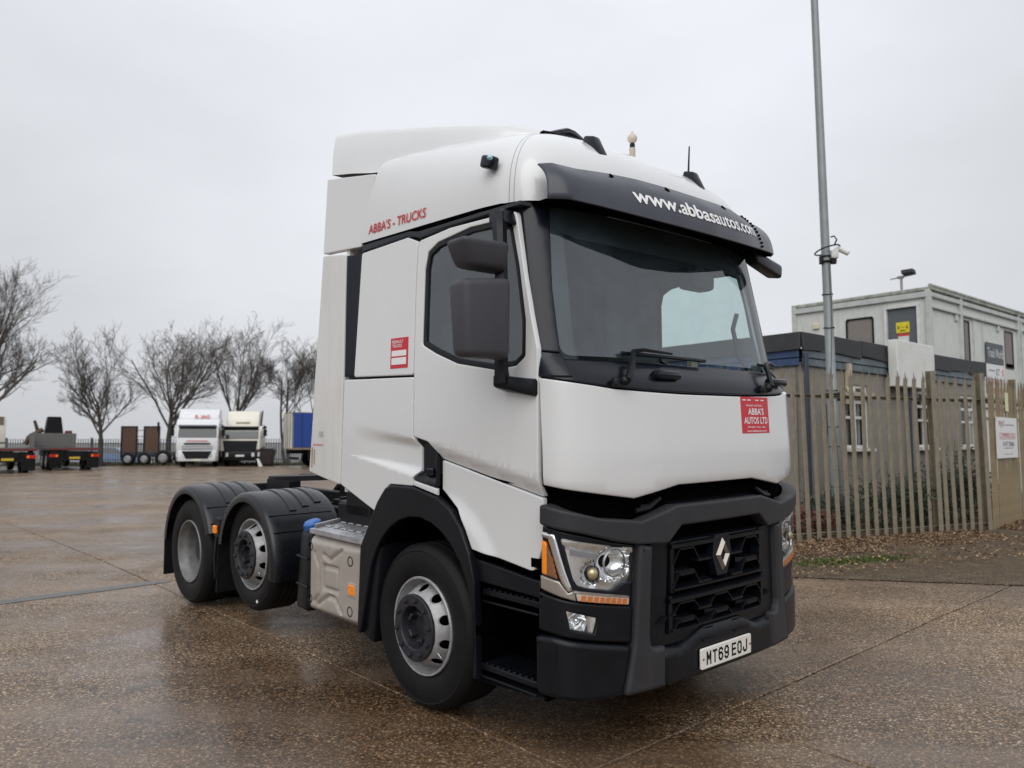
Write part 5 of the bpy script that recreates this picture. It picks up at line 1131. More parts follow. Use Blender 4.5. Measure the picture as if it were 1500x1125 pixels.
# railing on the low roof in front of the cabin door
rl = thing('roof_railing', 'thin black handrail on the felt roof in front of the grey cabin door', 'railing', (CC.x, CC.y, 3.02), cr_)
rp_ = [(-.55, 2.30, 1.02), (-.75, .15, 1.02), (-.08, .15, .86)]
MB().tube(rp_, .022, 6).build('handrail', BLACK, rl)
for x, y in ((-.56, 2.28), (-.75, .15), (-.65, 1.2)): MB().tube([(x, y, .3), (x, y, 1.02)], .02, 6).build('upright', BLACK, rl)
MB().tube([(-.56, 2.28, .66), (-.75, .15, .66), (-.08, .15, .6)], .014, 6).build('mid_rail', BLACK, rl)
# floodlight on the cabin roof
p = CC + E2 * .72 + E1 * .15
fl = thing('floodlight', 'floodlight on a short post on the cabin roof', 'floodlight', (p.x, p.y, 5.76), cr_)
MB().tube([(0, 0, 0), (0, 0, .34)], .035, 8).tube([(-.02, .28, .36), (0, -.30, .40)], .016, 6).box((0, .02, .38), (.10, .18, .07), bev=.02).build('post', mat('galv_light', (.30, .30, .29), .5, metal=.3), fl)
MB().hull([(-.12, -.05, .44), (.08, -.05, .40), (.08, -.36, .40), (-.12, -.36, .44), (-.08, -.02, .56), (.10, -.02, .54), (.10, -.33, .54), (-.08, -.33, .56)], bev=.015).build('lamp_head', GREY, fl)

# ------------------------------------------------------------------ lamp column with cameras
POLEM = mat('column_grey', (.26, .285, .29), .5, metal=.3, var=.1, dirt=.35, dirtcol=(.2, .18, .15), streak=1)
pc = thing('steel_column', 'tall grey steel column standing behind the palisade fence', 'pole', (5.30, 12.95, .30))
def pcx(z): return -.0135 * z
MB().tube([(pcx(z), 0, z) for z in (0, 1, 2.2, 2.21, 4, 7, 10.5)], [.088, .086, .084, .077, .072, .064, .055], 16).build('shaft', POLEM, pc, sharp=50)
for z in (.75, 1.4, 1.72, 2.32, 3.36, 3.92): MB().tube([(pcx(z) + .083 * cos(a * pi / 8), .083 * sin(a * pi / 8), z + .008 * sin(a)) for a in range(17)], .007, 5).build('cable_tie', PURE, pc)
MB().tube([(pcx(z) + .03 * sin(z * 2), -.083 + .004 * z / 4, z) for z in [k * .25 for k in range(42)] if z < 4.6], .008, 5).build('cable', mat('cable_grey', (.12, .13, .135), .5), pc)
def cctv(name, label, z, px, head):
    c = thing(name, label, 'camera', (5.30 + pcx(z), 12.95, .30 + z)); return c
c1_ = cctv('security_camera', 'white security camera with coiled cable high on the steel column', 4.52, 0, 0)
mb = MB(); mb.tube([(.085 * cos(a * pi / 8), .085 * sin(a * pi / 8), -.05) for a in range(17)], .02, 6, cap=False).tube([(.085 * cos(a * pi / 8), .085 * sin(a * pi / 8), .04) for a in range(17)], .014, 6, cap=False).box((-.09, -.02, -.02), (.05, .07, .14), bev=.01).box((.11, -.03, -.03), (.10, .07, .12), bev=.015); mb.build('clamp', BLACK, c1_)
MB().box((.12, -.05, .07), (.13, .11, .15), bev=.03, seg=2).tube([(.14, -.05, .12), (.20, -.06, .16), (.26, -.08, .12)], [.05, .055, .04], 8).build('camera_arm', UPVC, c1_)
MB().tube([(.25, -.08, .13), (.33, -.12, .07)], [.05, .045], 10).build('camera_head', UPVC, c1_)
mb = MB(); mb.tube([(.02 + .20 * cos(a * pi / 10), .17 * sin(a * pi / 10) - .02, .15 + .06 * cos(a * pi / 10 + .6)) for a in range(21)], .013, 6, cap=False); mb.tube([(.13, -.03, .22), (.17, -.05, .32), (.13, -.05, .38), (.07, -.06, .36)], .013, 6); mb.build('coiled_cable', BLACK, c1_)
c2_ = cctv('security_camera', 'beige security camera on a bracket low on the steel column just above the fence', 2.26, 0, 0)
MB().tube([(.09 * cos(a * pi / 8), .09 * sin(a * pi / 8), 0) for a in range(17)], .022, 6, cap=False).box((.13, -.03, -.04), (.13, .06, .14), bev=.01).build('clamp', BLACK, c2_)
MB().tube([(.12, -.05, -.02), (.24, -.12, -.06)], .03, 8).build('camera_arm', mat('bracket_tan', (.2, .15, .1), .6), c2_)
MB().hull([(.17, -.20, .02), (.29, -.24, .0), (.33, -.05, .02), (.21, -.01, .04), (.17, -.20, .11), (.29, -.24, .09), (.33, -.05, .11), (.21, -.01, .13)], bev=.02, seg=2).build('camera_head', mat('camera_beige', (.52, .46, .33), .5), c2_)

# ------------------------------------------------------------------ plants, litter and moss along the fence
def leaf_cloud(mb, c, rad, n, size, rg, mi=2):
    for _ in range(n):
        d = Vector((rg.gauss(0, 1), rg.gauss(0, 1), rg.gauss(0, 1))).normalized() * (rg.random() ** .4)
        p = Vector((c[0] + d.x * rad[0], c[1] + d.y * rad[1], c[2] + d.z * rad[2]))
        a = Vector((rg.gauss(0, 1), rg.gauss(0, 1), rg.gauss(0, .6))).normalized(); b = a.orthogonal().normalized(); s = size * rg.uniform(.6, 1.3); a = a * s; b = b * s * .6
        mb.add([p - a, p - b * .8 + a * .1, p + a, p + b * .8 + a * .1], [(0, 1, 2, 3)], rg.randrange(mi))
LEAFS = [mat('leaf_dark', (.014, .026, .012), .5, var=.3), mat('leaf_mid', (.026, .045, .018), .5, var=.3)]
LEAFR = [mat('leaf_red_brown', (.16, .04, .03), .6, var=.3), mat('leaf_brown', (.10, .055, .03), .6, var=.3)]
TWIG = mat('twig_bark', (.05, .04, .03), .8, var=.3)
rg = random.Random(11)
SHRUBS = [(4.45, 12.35, .55, .5, LEAFR, 'red leaved low shrub behind the palisade fence beside the lorry'), (5.05, 12.8, .55, .75, LEAFS, 'small dark shrub at the foot of the steel column'), (6.0, 12.95, .8, 1.05, LEAFS, 'dark green bush growing against the wall under the white sash window'), (6.95, 13.45, .6, .85, LEAFS, 'low dark bramble below the white sign box'), (7.5, 13.7, .65, 1.45, LEAFS, 'tallest dark shrub behind the post of the palisade fence'), (8.3, 14.6, .7, 1.1, LEAFS, 'dark bush where the two palisade fences meet')]
for x, y, r, h, ms, lab in SHRUBS:
    s = thing('shrub', lab, 'shrub', (x, y, vz_(x, y)), 0, 'shrubs behind the palisade fence'); mb = MB()
    for k in range(9):
        tops = (rg.uniform(-r, r), rg.uniform(-.3, .3), h * rg.uniform(.6, 1)); leaf_cloud(mb, (tops[0] * .8, tops[1], tops[2] * .6), (r * .42, .26, h * .38), 130, .045, rg)
    mb.build('foliage', ms, s, sharp=None, fix=False)
    mb = MB()
    for k in range(9): mb.tube([(rg.uniform(-.1, .1), 0, 0), (rg.uniform(-r, r) * .5, rg.uniform(-.2, .2), h * .5), (rg.uniform(-r, r), rg.uniform(-.2, .2), h * rg.uniform(.8, 1.1))], [.012, .008, .003], 4)
    mb.build('stem', TWIG, s, sharp=None, fix=False)
LIT = [mat('leaf_litter_tan', (.22, .125, .06), .7, var=.4, vscale=30), mat('leaf_litter_brown', (.11, .06, .03), .7, var=.4, vscale=30), mat('leaf_litter_pale', (.32, .22, .13), .7, var=.3, vscale=30)]
mb = MB()
for _ in range(15000):
    s = rg.uniform(-1.0, 6.8); q = min(1., abs(rg.gauss(0, .50))) * (1 if rg.random() < .75 else -1.3) if rg.random() < .86 else rg.uniform(.2, 2.1)
    if s < 5.5: p = sa + FD * s; n = Vector((FD.y, -FD.x))
    else: p = F2a + F2d * (s - 5.45) * 2; n = Vector((F2d.y, -F2d.x)); q *= .5
    p = p + n * q; x, y = p.x, p.y; sc = rg.uniform(.012, .032); a = rg.uniform(0, 6.3); c_, s_ = cos(a) * sc, sin(a) * sc; z = vz_(x, y) + rg.uniform(-.01, .045) * max(.15, 1 - abs(q))
    tl = rg.uniform(-.5, .5) * sc; tl2 = rg.uniform(-.5, .5) * sc
    mb.add([(x - c_, y - s_, z - tl), (x + s_ * .6, y - c_ * .6, z + tl2), (x + c_, y + s_, z + tl), (x - s_ * .6, y + c_ * .6, z + tl2)], [(0, 1, 2, 3)], rg.randrange(3))
kind(mb.build('leaf_litter', LIT, sharp=None, fix=False), 'stuff')
MOSS = [mat('moss_bright', (.10, .145, .02), .8, var=.3, vscale=20), mat('moss_dull', (.05, .07, .02), .8, var=.3, vscale=20)]
mb = MB()
for (s0, q0, rs, rq, n) in ((3.05, 1.10, .55, .16, 5200), (2.5, 1.38, .9, .09, 3200), (4.2, .95, .6, .1, 1200), (1.4, 1.3, .7, .1, 1400), (7.4, .5, .5, .15, 700)):
    for _ in range(n):
        s = s0 + rg.gauss(0, rs * .5); q = q0 + rg.gauss(0, rq)
        p = (sa + FD * s + Vector((FD.y, -FD.x)) * q) if s < 6 else (F2a + F2d * (s - 5.4) + Vector((F2d.y, -F2d.x)) * q)
        z = vz_(p.x, p.y) - .045; a = rg.uniform(0, 6.3); w = rg.uniform(.006, .013); hh = rg.uniform(.01, .045); lx, ly = rg.gauss(0, .02), rg.gauss(0, .02)
        mb.add([(p.x - cos(a) * w, p.y - sin(a) * w, z), (p.x + cos(a) * w, p.y + sin(a) * w, z), (p.x + lx, p.y + ly, z + hh)], [(0, 1, 2)], rg.randrange(2))
kind(mb.build('moss', MOSS, sharp=None, fix=False), 'stuff')
mb = MB()
for _ in range(5200):      # loose grit on the dirt strip
    p = LN0 + LD * rg.uniform(-1, 6) + LNN * (rg.uniform(-.0, 1.7) if rg.random() < .8 else rg.gauss(0, .10)); x, y = t2w(p.x, p.y); s = rg.uniform(.002, .008); z = vz_(x, y) - .048
    mb.hull([(x - s, y - s, z), (x + s, y - s, z), (x + s, y + s, z), (x - s, y + s, z), (x - s * .6, y - s * .5, z + s), (x + s * .5, y - s * .6, z + s * .9), (x + s * .6, y + s * .5, z + s), (x - s * .5, y + s * .6, z + s * .8)])
kind(mb.build('grit', mat('grit', (.15, .12, .09), .8, var=.9, vscale=25), sharp=None, fix=False), 'stuff')
tag(MB().sphere((0, 0, .03), (.06, .045, .035), 9, 6).build('stone', mat('dark_stone', (.03, .026, .022), .6)), 'single dark stone lying on the dirt strip near the fence', 'stone').location = (6.3, 10.35, G(6.3, 10.35))
# ------------------------------------------------------------------ far side of the yard
def X_(px, D): return (px - 750) / 1153.9 * D
FZ = G(0, 50)
wheel_far = MB().lathe([(.0, .03), (.16, .03), (.18, .05), (.26, .0), (.28, .02), (.30, .03), (.42, .04), (.49, .0), (.51, -.06), (.51, -.26), (.3, -.28)], 24)
wheel_far_me = wheel_far.mesh('wheel'); hub_far_me = MB().lathe([(.0, .035), (.16, .035), (.18, .055), (.26, .012), (.285, .034)], 20).mesh('hub')
def far_wheel(parent, x, sg, y, z=.51):
    M = Matrix.Translation((x, sg * y, z)) @ Matrix.Rotation(pi / 2 * (1 if sg < 0 else -1), 4, 'X')
    w = link('wheel', wheel_far_me, RUBBER, parent); w.matrix_local = M
    h = link('hub', hub_far_me, RIM, w); return w
WHITE_F = mat('far_white_paint', (.74, .76, .78), .4, var=.04, dirt=.25, dirtcol=(.5, .48, .44)); CREAM_F = mat('far_cream_paint', (.76, .73, .64), .4, var=.04, dirt=.25, dirtcol=(.5, .44, .34))
GLASS_F = mat('far_windscreen', (.03, .037, .04), .08, spec=.7)
def far_cab(name, label, px, D, yaw, paint, tall, dark_front, text=None):
    t = thing(name, label, 'lorry', (X_(px, D), D, FZ), yaw)
    W2 = 1.24; top = 3.0 if tall else 2.55
    # cab shell: lofted sections front to back
    prof = [(1.28, .95), (1.34, 1.25), (1.33, 1.75), (1.22, 2.25), (1.05, top - .28), (.85, top - .08), (.5, top), (-.9, top), (-.9, .95)]
    mb = MB(); mb.prism(prof, lambda x, z: Vector((x, -W2 * (.97 if x > 1.1 else 1), z)), lambda x, z: Vector((x, W2 * (.97 if x > 1.1 else 1), z)))
    b_ = bmesh.new(); me = mb.mesh('cab'); b_.from_mesh(me); bmesh.ops.bevel(b_, geom=[e for e in b_.edges if abs(e.verts[0].co.y - e.verts[1].co.y) < .3], offset=.07, segments=3, affect='EDGES', profile=.5); b_.to_mesh(me); b_.free(); me.shade_smooth(); me.set_sharp_from_angle(angle=radians(35))
    cab = link('cab', me, paint, t)
    # fairing over the roof
    if tall: fr = [(.75, top - .05), (.55, top + .30), (.1, 3.58), (-.9, 3.66), (-.9, top - .05)]; fw = 1.18
    else: fr = [(.62, top - .04), (.50, top + .38), (.15, 3.50), (-.6, 3.55), (-.6, top - .04)]; fw = 1.0
    mb = MB(); mb.prism(fr, lambda x, z: Vector((x, -fw, z)), lambda x, z: Vector((x, fw, z))); me = mb.mesh('roof_fairing'); b_ = bmesh.new(); b_.from_mesh(me); bmesh.ops.bevel(b_, geom=b_.edges[:], offset=.09, segments=3, affect='EDGES', profile=.5); b_.to_mesh(me); b_.free(); me.shade_smooth(); me.set_sharp_from_angle(angle=radians(35)); link('roof_fairing', me, paint, t)
    MB().box((.0, 0, .75), (2.2, 2.2, .5)).box((-3.2, 0, .8), (5.5, .9, .3)).build('chassis', CHASSIS, t)
    zt, zb = (top - .52, 1.80) if tall else (2.42, 1.72)
    fx = lambda z: lerp_tab([(1.25, 1.34), (1.75, 1.335), (2.25, 1.225), (top - .28, 1.055)], z) + .012
    ws = MB().add([Vector((fx(zb), -1.10, zb)), Vector((fx(zb), 1.10, zb)), Vector((fx(2.2), 1.10, 2.2)), Vector((fx(zt), 1.04, zt)), Vector((fx(zt), -1.04, zt)), Vector((fx(2.2), -1.10, 2.2))], [(0, 1, 2, 5), (5, 2, 3, 4)]).build('windscreen', GLASS_F, t)
    MB().box((fx(zt) + .12, 0, zt + .03), (.22, 2.2, .13), bev=.03).build('sun_visor', GLOSSBLACK if not tall else mat('far_visor', (.08, .09, .1), .3), t)
    for sg in (-1, 1):
        MB().add([(.15, sg * 1.246, 1.85), (.95, sg * 1.235, 1.75), (.82, sg * 1.24, 2.45), (.18, sg * 1.246, 2.48)], [(0, 1, 2, 3)]).build('side_window', GLASS_F, t)
        mr_ = MB().box((1.08, sg * 1.46, 2.12), (.14, .22, .42), bev=.04).box((1.08, sg * 1.44, 2.45), (.14, .22, .18), bev=.04).tube([(.95, sg * 1.22, 2.6), (1.05, sg * 1.42, 2.6), (1.05, sg * 1.42, 1.85), (.95, sg * 1.22, 1.8)], .025, 6).build('mirror', BLACK, t)
        MB().hull([(1.20, sg * .72, .62), (1.30, sg * .72, .62), (1.20, sg * 1.2, .62), (1.0, sg * 1.2, .62), (1.30, sg * .70, .92), (1.39, sg * .70, .92), (1.30, sg * 1.22, .92), (1.1, sg * 1.22, .92)] if 0 else [(1.30, sg * .70, .62), (1.385, sg * .70, .62), (1.33, sg * 1.18, .62), (1.22, sg * 1.18, .62), (1.30, sg * .70, .86), (1.385, sg * .70, .86), (1.33, sg * 1.2, .90), (1.22, sg * 1.2, .90)]).build('headlamp', REFLECTOR, t)
        far_wheel(t, 0.05, sg, 1.08); far_wheel(t, -3.6, sg, 1.08); far_wheel(t, -4.9, sg, 1.08) if tall else None
    bm_ = BLACK if dark_front else paint
    MB().hull([(1.0, -1.22, .36), (1.36, -1.05, .36), (1.36, 1.05, .36), (1.0, 1.22, .36), (1.0, -1.24, .98), (1.37, -1.08, .98), (1.37, 1.08, .98), (1.0, 1.24, .98)], bev=.06, seg=2).build('bumper', bm_, t)
    if tall:
        gr = MB().hull([(1.36, -.62, .52), (1.40, -.62, .52), (1.40, .62, .52), (1.36, .62, .52), (1.36, -.86, .98), (1.40, -.86, .98), (1.40, .86, .98), (1.36, .86, .98)]).build('grille', BLACK, t)
        for z, h in ((1.16, .06), (1.30, .06), (1.44, .09)):
            MB().box((1.375, 0, z), (.05, 1.75 if z < 1.4 else 1.5, h), bev=.01).build('grille_slat', CHROME if z < 1.4 else BLACK, gr)
        MB().prism(rect(-.26, .40, .26, .51), lambda y, z: Vector((1.375, y, z)), lambda y, z: Vector((1.385, y, z))).build('number_plate', PLATEW, t)
        MB().prism(rect(-.62, 1.56, .62, 1.64), lambda y, z: Vector((1.34, y, z)), lambda y, z: Vector((1.352, y, z))).build('badge_strip', mat('faded_red', (.6, .25, .25), .6), t)
        mb = MB(); xf = lambda z: .80 - (z - 2.9) * .55
        text_on(mb, 'R. JAG', -.22, 2.93, .62, 3.22, lambda y, z, h=0.: Vector((lerp_tab([(2.85, .93), (2.95, .80), (3.3, .60)], z) + h + .035, y, z)), .01, bold=.02); mb.build('fairing_lettering', INK_R, t, fix=False)
    else:
        gr = MB().hull([(1.33, -.95, .95), (1.39, -.95, .95), (1.39, .95, .95), (1.33, .95, .95), (1.32, -1.05, 1.62), (1.375, -1.05, 1.62), (1.375, 1.05, 1.62), (1.32, 1.05, 1.62)], bev=.02).build('grille', BLACK, t)
        for k in range(4): MB().box((1.395, 0, 1.02 + k * .15), (.03, 1.7, .05), bev=.01).build('grille_slat', GLOSSBLACK, gr)
        MB().prism(rect(-.26, .62, .26, .73), lambda y, z: Vector((1.372, y, z)), lambda y, z: Vector((1.382, y, z))).build('number_plate', PLATEW, t)
        MB().tube([(.0, 1.05, 2.5), (-.2, 1.12, 3.55)], .05, 8).build('exhaust_stack', BLACK, t)
        MB().prism(rect(-.4, 2.72, .45, 2.80), lambda y, z: Vector((.57, y, z)), lambda y, z: Vector((.60, y, z))).build('fairing_badge', mat('badge_olive', (.25, .22, .13), .6), t)
    return t
far_cab('tractor_unit', 'white high roofed tractor unit with red lettering parked far across the yard', 294, 49.5, radians(-90 + 15), WHITE_F, True, False)
far_cab('tractor_unit', 'cream tractor unit with dark grille parked far off beside the white one', 358, 51.0, radians(-90 + 10), CREAM_F, False, True)
# curtain-sided trailer
ct = thing('curtain_trailer', 'blue curtain sided trailer with cream rear doors far behind the lorry', 'trailer', (X_(428, 47), 47, FZ), radians(27))
MB().box((5.2, 1.25, 2.15), (10.3, 2.36, 2.0)).build('load_box', mat('trailer_grey', (.3, .3, .3), .6), ct)
for k in range(2):
    dd = MB().box((-.0, .03 + .615 + k * 1.22, 2.17), (.06, 1.19, 2.12), bev=.015).build('rear_door', CREAM_F, ct)
    for y in (.25, .95): MB().tube([(-.05, k * 1.22 + y, 1.1), (-.05, k * 1.22 + y, 3.2)], .018, 6).build('locking_bar', GREY, dd)
MB().box((5.2, -.0, 2.25), (10.2, .02, 2.05)).build('curtain', mat('curtain_blue', (.012, .05, .26), .45, var=.1), ct)
for k in range(9): MB().box((.6 + k * 1.15, -.02, 2.2), (.035, .015, 2.0)).build('curtain_strap', mat('strap_dark', (.01, .02, .06), .5), ct)
MB().box((5.2, 1.25, 3.27), (10.4, 2.5, .08)).box((5.2, 1.25, 1.12), (10.4, 2.46, .10)).build('frame', mat('trailer_rim', (.25, .2, .15), .6), ct)
MB().box((5, 1.25, .95), (10, .9, .25)).box((.4, 1.25, .55), (.12, 2.2, .12)).box((2.5, .1, .7), (3.0, .06, .6)).build('chassis', CHASSIS, ct)
for x in (1.6, 2.9, 4.2):
    for sg, y in ((-1, .12), (1, 2.38)):
        w = link('wheel', wheel_far_me, RUBBER, ct); w.matrix_local = Matrix.Translation((x, y, .51)) @ Matrix.Rotation(pi / 2 * (1 if sg < 0 else -1), 4, 'X')
# low loader with raised ramps
ll = thing('low_loader_trailer', 'low loader trailer with two raised rusty ramps beside the white tractor unit', 'trailer', (X_(178, 51.5), 51.5, FZ), radians(12))
MB().box((3.6, 1.0, .78), (7.0, 2.3, .26), bev=.02).box((6.4, 1.0, 1.0), (2.6, 2.3, .3)).box((1.4, .0, .55), (.1, .1, .5)).build('deck', mat('trailer_dark_blue', (.015, .02, .035), .5, dirt=.4), ll)
RUSTB = mat('ramp_boards', (.10, .055, .035), .75, var=.3, vscale=8)
for k, x in enumerate((.05, 1.42)):
    rp = MB()
    for e in (0, .92): rp.box((x + e + .04, -.1, 1.55), (.09, .12, 2.05))
    rp.box((x + .5, -.1, 2.54), (1.0, .12, .08)).box((x + .5, -.1, .62), (1.0, .12, .1)); r_ = rp.build('ramp', CHASSIS, ll, sharp=None)
    for j in range(5): MB().box((x + .17 + j * .165, -.11, 1.58), (.155, .05, 1.84), bev=.006).build('ramp_board', RUSTB, r_)
MB().tube([(2.30, -.1, 2.2), (2.30, -.1, 2.85)], .07, 8).build('post', CHASSIS, ll)
for z in (1.4, 1.9, 2.3): MB().tube([(1.05, -.08, z), (1.42, -.08, z)], .02, 6).build('cross_bar', CHASSIS, ll)
for x in (.5, 1.5, 2.65, 3.8):
    w = link('wheel', wheel_far_me, RUBBER, ll); w.matrix_local = Matrix.Translation((x, -.18, .45 if x < 2.6 else .51)) @ Matrix.Rotation(pi / 2, 4, 'X') @ Matrix.Scale(.8 if x < 2 else 1, 4); link('hub', hub_far_me, RIM, w)
# skip-like bin and a white bollard tip
bn = thing('waste_bin', 'black wheeled waste bin beside the cream tractor unit', 'bin', (X_(391, 50.5), 50.5, FZ), radians(8))
MB().hull([(-.42, -.45, .12), (.42, -.45, .12), (.42, .45, .12), (-.42, .45, .12), (-.55, -.55, 1.05), (.55, -.55, 1.05), (.55, .55, 1.05), (-.55, .55, 1.05)], bev=.03).build('body', mat('bin_dark', (.022, .012, .014), .5), bn)
MB().hull([(-.58, -.58, 1.05), (.58, -.58, 1.05), (.58, .58, 1.10), (-.58, .58, 1.10), (-.5, -.5, 1.12), (.5, -.5, 1.12), (.5, .5, 1.24), (-.5, .5, 1.24)], bev=.02).build('lid', BLACK, bn)
for x in (-.4, .4): MB().tube([(x - .03, -.4, .08), (x + .03, -.4, .08)], .09, 10).tube([(x - .03, .4, .08), (x + .03, .4, .08)], .09, 10).build('castor', RUBBER, bn)
cn = tag(MB().hull([(-.12, -.08, 0), (.12, -.08, 0), (.12, .08, 0), (-.12, .08, 0), (-.28, -.05, .5), (-.14, -.05, .5), (-.14, .05, .5), (-.28, .05, .5)], bev=.02).build('marker_post', UPVC), 'short leaning white marker post by the front of the cream tractor unit', 'post'); cn.location = (X_(384, 49), 49, FZ)
# two rear-on lorries at the left edge
def flatbed(label, px, D, yaw, Ln):
    t = thing('flatbed_lorry', label, 'lorry', (X_(px, D), D, FZ), yaw)      # local +x towards its front
    MB().box((Ln / 2, 0, 1.16), (Ln, 2.5, .14), bev=.02).build('deck', mat('deck_dark', (.05, .042, .04), .6), t)
    MB().box((Ln / 2, 0, .88), (Ln, .9, .3)).box((.1, 0, .62), (.12, 2.4, .16)).box((.15, 0, .85), (.1, 2.3, .3)).build('chassis', CHASSIS, t)
    MB().box((-.01, 0, 1.16), (.02, 2.5, .09)).build('tail_strip', mat('tail_red', (.16, .025, .025), .5), t)
    for sg in (-1, 1):
        lb = MB().box((.02, sg * 1.0, .80), (.06, .42, .16), bev=.01).build('rear_lamp', REDLENS, t)
        MB().box((-.015, sg * .86, .80), (.02, .10, .12)).build('lamp_segment', AMBER, lb)
        MB().box((.06, sg * .9, .35), (.02, .6, .45)).build('mud_flap', RUBBER, t)
        for x in (1.5, 2.8): far_wheel(t, x, sg, 1.1)
        far_wheel(t, Ln - .5, sg, 1.1)
    MB().prism(rect(-.26, .62, .26, .74), lambda y, z: Vector((-.01, -y, z)), lambda y, z: Vector((.0, -y, z))).build('number_plate', mat('plate_yellow', (.62, .42, .04), .5), t)
    return t
HDG = atan2(.77, -.63)
ta = flatbed('nearer flatbed lorry with cream body cut by the left edge of the picture', 14, 38.5, HDG, 7.5)
mb = MB(); mb.box((4.4, .55, 2.05), (4.2, 1.4, 1.64), bev=.05, seg=2); mb.build('cream_body', CREAM_F, ta); MB().box((2.29, .55, 2.62), (.03, 1.2, .42)).build('dark_window', mat('olive_panel', (.16, .14, .09), .6), ta)
MB().box((2.285, .55, 1.5), (.03, 1.36, .06)).build('body_seam', GREY, ta)
tb = flatbed('further flatbed lorry carrying a folded loader crane', 112, 43.0, HDG, 8.5)
MB().box((6.6, .0, 1.65), (.10, 2.5, .85), bev=.02).box((5.8, 1.22, 1.55), (1.7, .05, .65)).build('headboard', mat('headboard_grey', (.15, .145, .14), .6, dirt=.4), tb)
cra = MB().box((7.2, -.1, 2.35), (.7, 1.1, 1.5), taper=(.8, .65), bev=.05).box((7.2, 0, 1.4), (.7, .9, .8)).build('crane_base', CHASSIS, tb)
MB().tube([(7.1, .5, 2.3), (7.0, 1.2, 1.8), (7.0, 1.4, 1.4)], [.16, .2, .15], 6).tube([(7.1, .75, 2.2), (7.1, .95, 2.85)], [.12, .09], 6).build('crane_boom', mat('crane_orange_dirty', (.10, .06, .03), .6), cra)
MB().box((7.1, -.9, 2.0), (.5, .35, .5), bev=.05).build('crane_valve', mat('crane_red', (.16, .04, .035), .6), cra)
# street lamp that is lit
slp = thing('street_lamp', 'distant street lamp with its lamp lit beyond the yard fence', 'street lamp', (X_(86, 75), 75, FZ))
MB().tube([(0, 0, 0), (0, 0, 3.6), (0, -.2, 3.72)], [.06, .045, .04], 8).build('column', POLEM, slp)
MB().sphere((0, -.3, 3.74), (.12, .25, .10), 12, 8).build('lamp', emit_mat('lamp_lit', (1, .95, .72), 9), slp)
# cars behind the far fence
def car(label, px, D, yaw, m):
    c = thing('parked_car', label, 'car', (X_(px, D), D, FZ - .25), yaw)
    P = [(-2.1, .3), (2.1, .3), (2.12, .62), (1.95, .78), (1.0, .92), (.35, 1.38), (-1.1, 1.42), (-1.75, 1.0), (-2.1, .92)]
    mb = MB(); mb.prism(P, lambda x, z: Vector((x, -.85 + max(0, z - .9) * .3, z)), lambda x, z: Vector((x, .85 - max(0, z - .9) * .3, z))); mb.build('body', m, c)
    MB().prism([(.85, .95), (.32, 1.32), (-1.05, 1.35), (-1.55, 1.0)], lambda x, z: Vector((x, -.855 + (z - .9) * .28, z)), lambda x, z: Vector((x, .855 - (z - .9) * .28, z))).build('window', GLASS_F, c)
    for x in (-1.3, 1.3):
        for sg in (-1, 1): w = link('wheel', wheel_far_me, RUBBER, c); w.matrix_local = Matrix.Translation((x, sg * .84, .31)) @ Matrix.Rotation(pi / 2 * (1 if sg < 0 else -1), 4, 'X') @ Matrix.Scale(.6, 4)
    return c
car('pale blue car behind the railings right of the slender tree trunk', 170, 60, radians(5), mat('car_blue', (.20, .32, .52), .3, coat=.5))
car('white car behind the railings left of the slender tree trunk', 128, 61, radians(8), mat('car_white', (.6, .63, .68), .3, coat=.5))
# far railings: pales too small to pick apart singly
ff_ = thing('palisade_fence', 'distant grey palisade fence along the far edge of the yard', 'fence', (X_(-60, 53), 53.5, FZ), 0)
mb = MB(); Lf = 27.
for k in range(int(Lf / .17)): mb.box((k * .17, 0, .88), (.055, .02, 1.76))
kind(mb.build('pale_row', mat('far_galv', (.12, .125, .13), .6), ff_, sharp=None, fix=False), 'stuff')
for z in (.35, 1.45): MB().box((Lf / 2, .03, z), (Lf, .03, .06)).build('rail', mat('far_galv', (.12, .125, .13), .6), ff_, sharp=None)
for k in range(10): MB().box((k * 2.9, .06, .92), (.1, .1, 1.84)).build('post', mat('far_galv', (.12, .125, .13), .6), ff_, sharp=None)
# rough grass strip along the far fence
GRS = [mat('rough_grass', (.06, .075, .025), .8, var=.4), mat('dead_grass', (.14, .11, .06), .8, var=.4)]
mb = MB(); rg = random.Random(21)
for _ in range(6000):
    x = rg.uniform(-34, -9); y = rg.uniform(51.5, 54.5); h = rg.uniform(.05, .28); a = rg.uniform(0, 6.3); w = rg.uniform(.02, .05)
    mb.add([(x - cos(a) * w, y - sin(a) * w, FZ - .03), (x + cos(a) * w, y + sin(a) * w, FZ - .03), (x + rg.gauss(0, .06), y + rg.gauss(0, .06), FZ + h)], [(0, 1, 2)], 0 if rg.random() < .4 else 1)
kind(mb.build('rough_grass', GRS, sharp=None, fix=False), 'stuff')

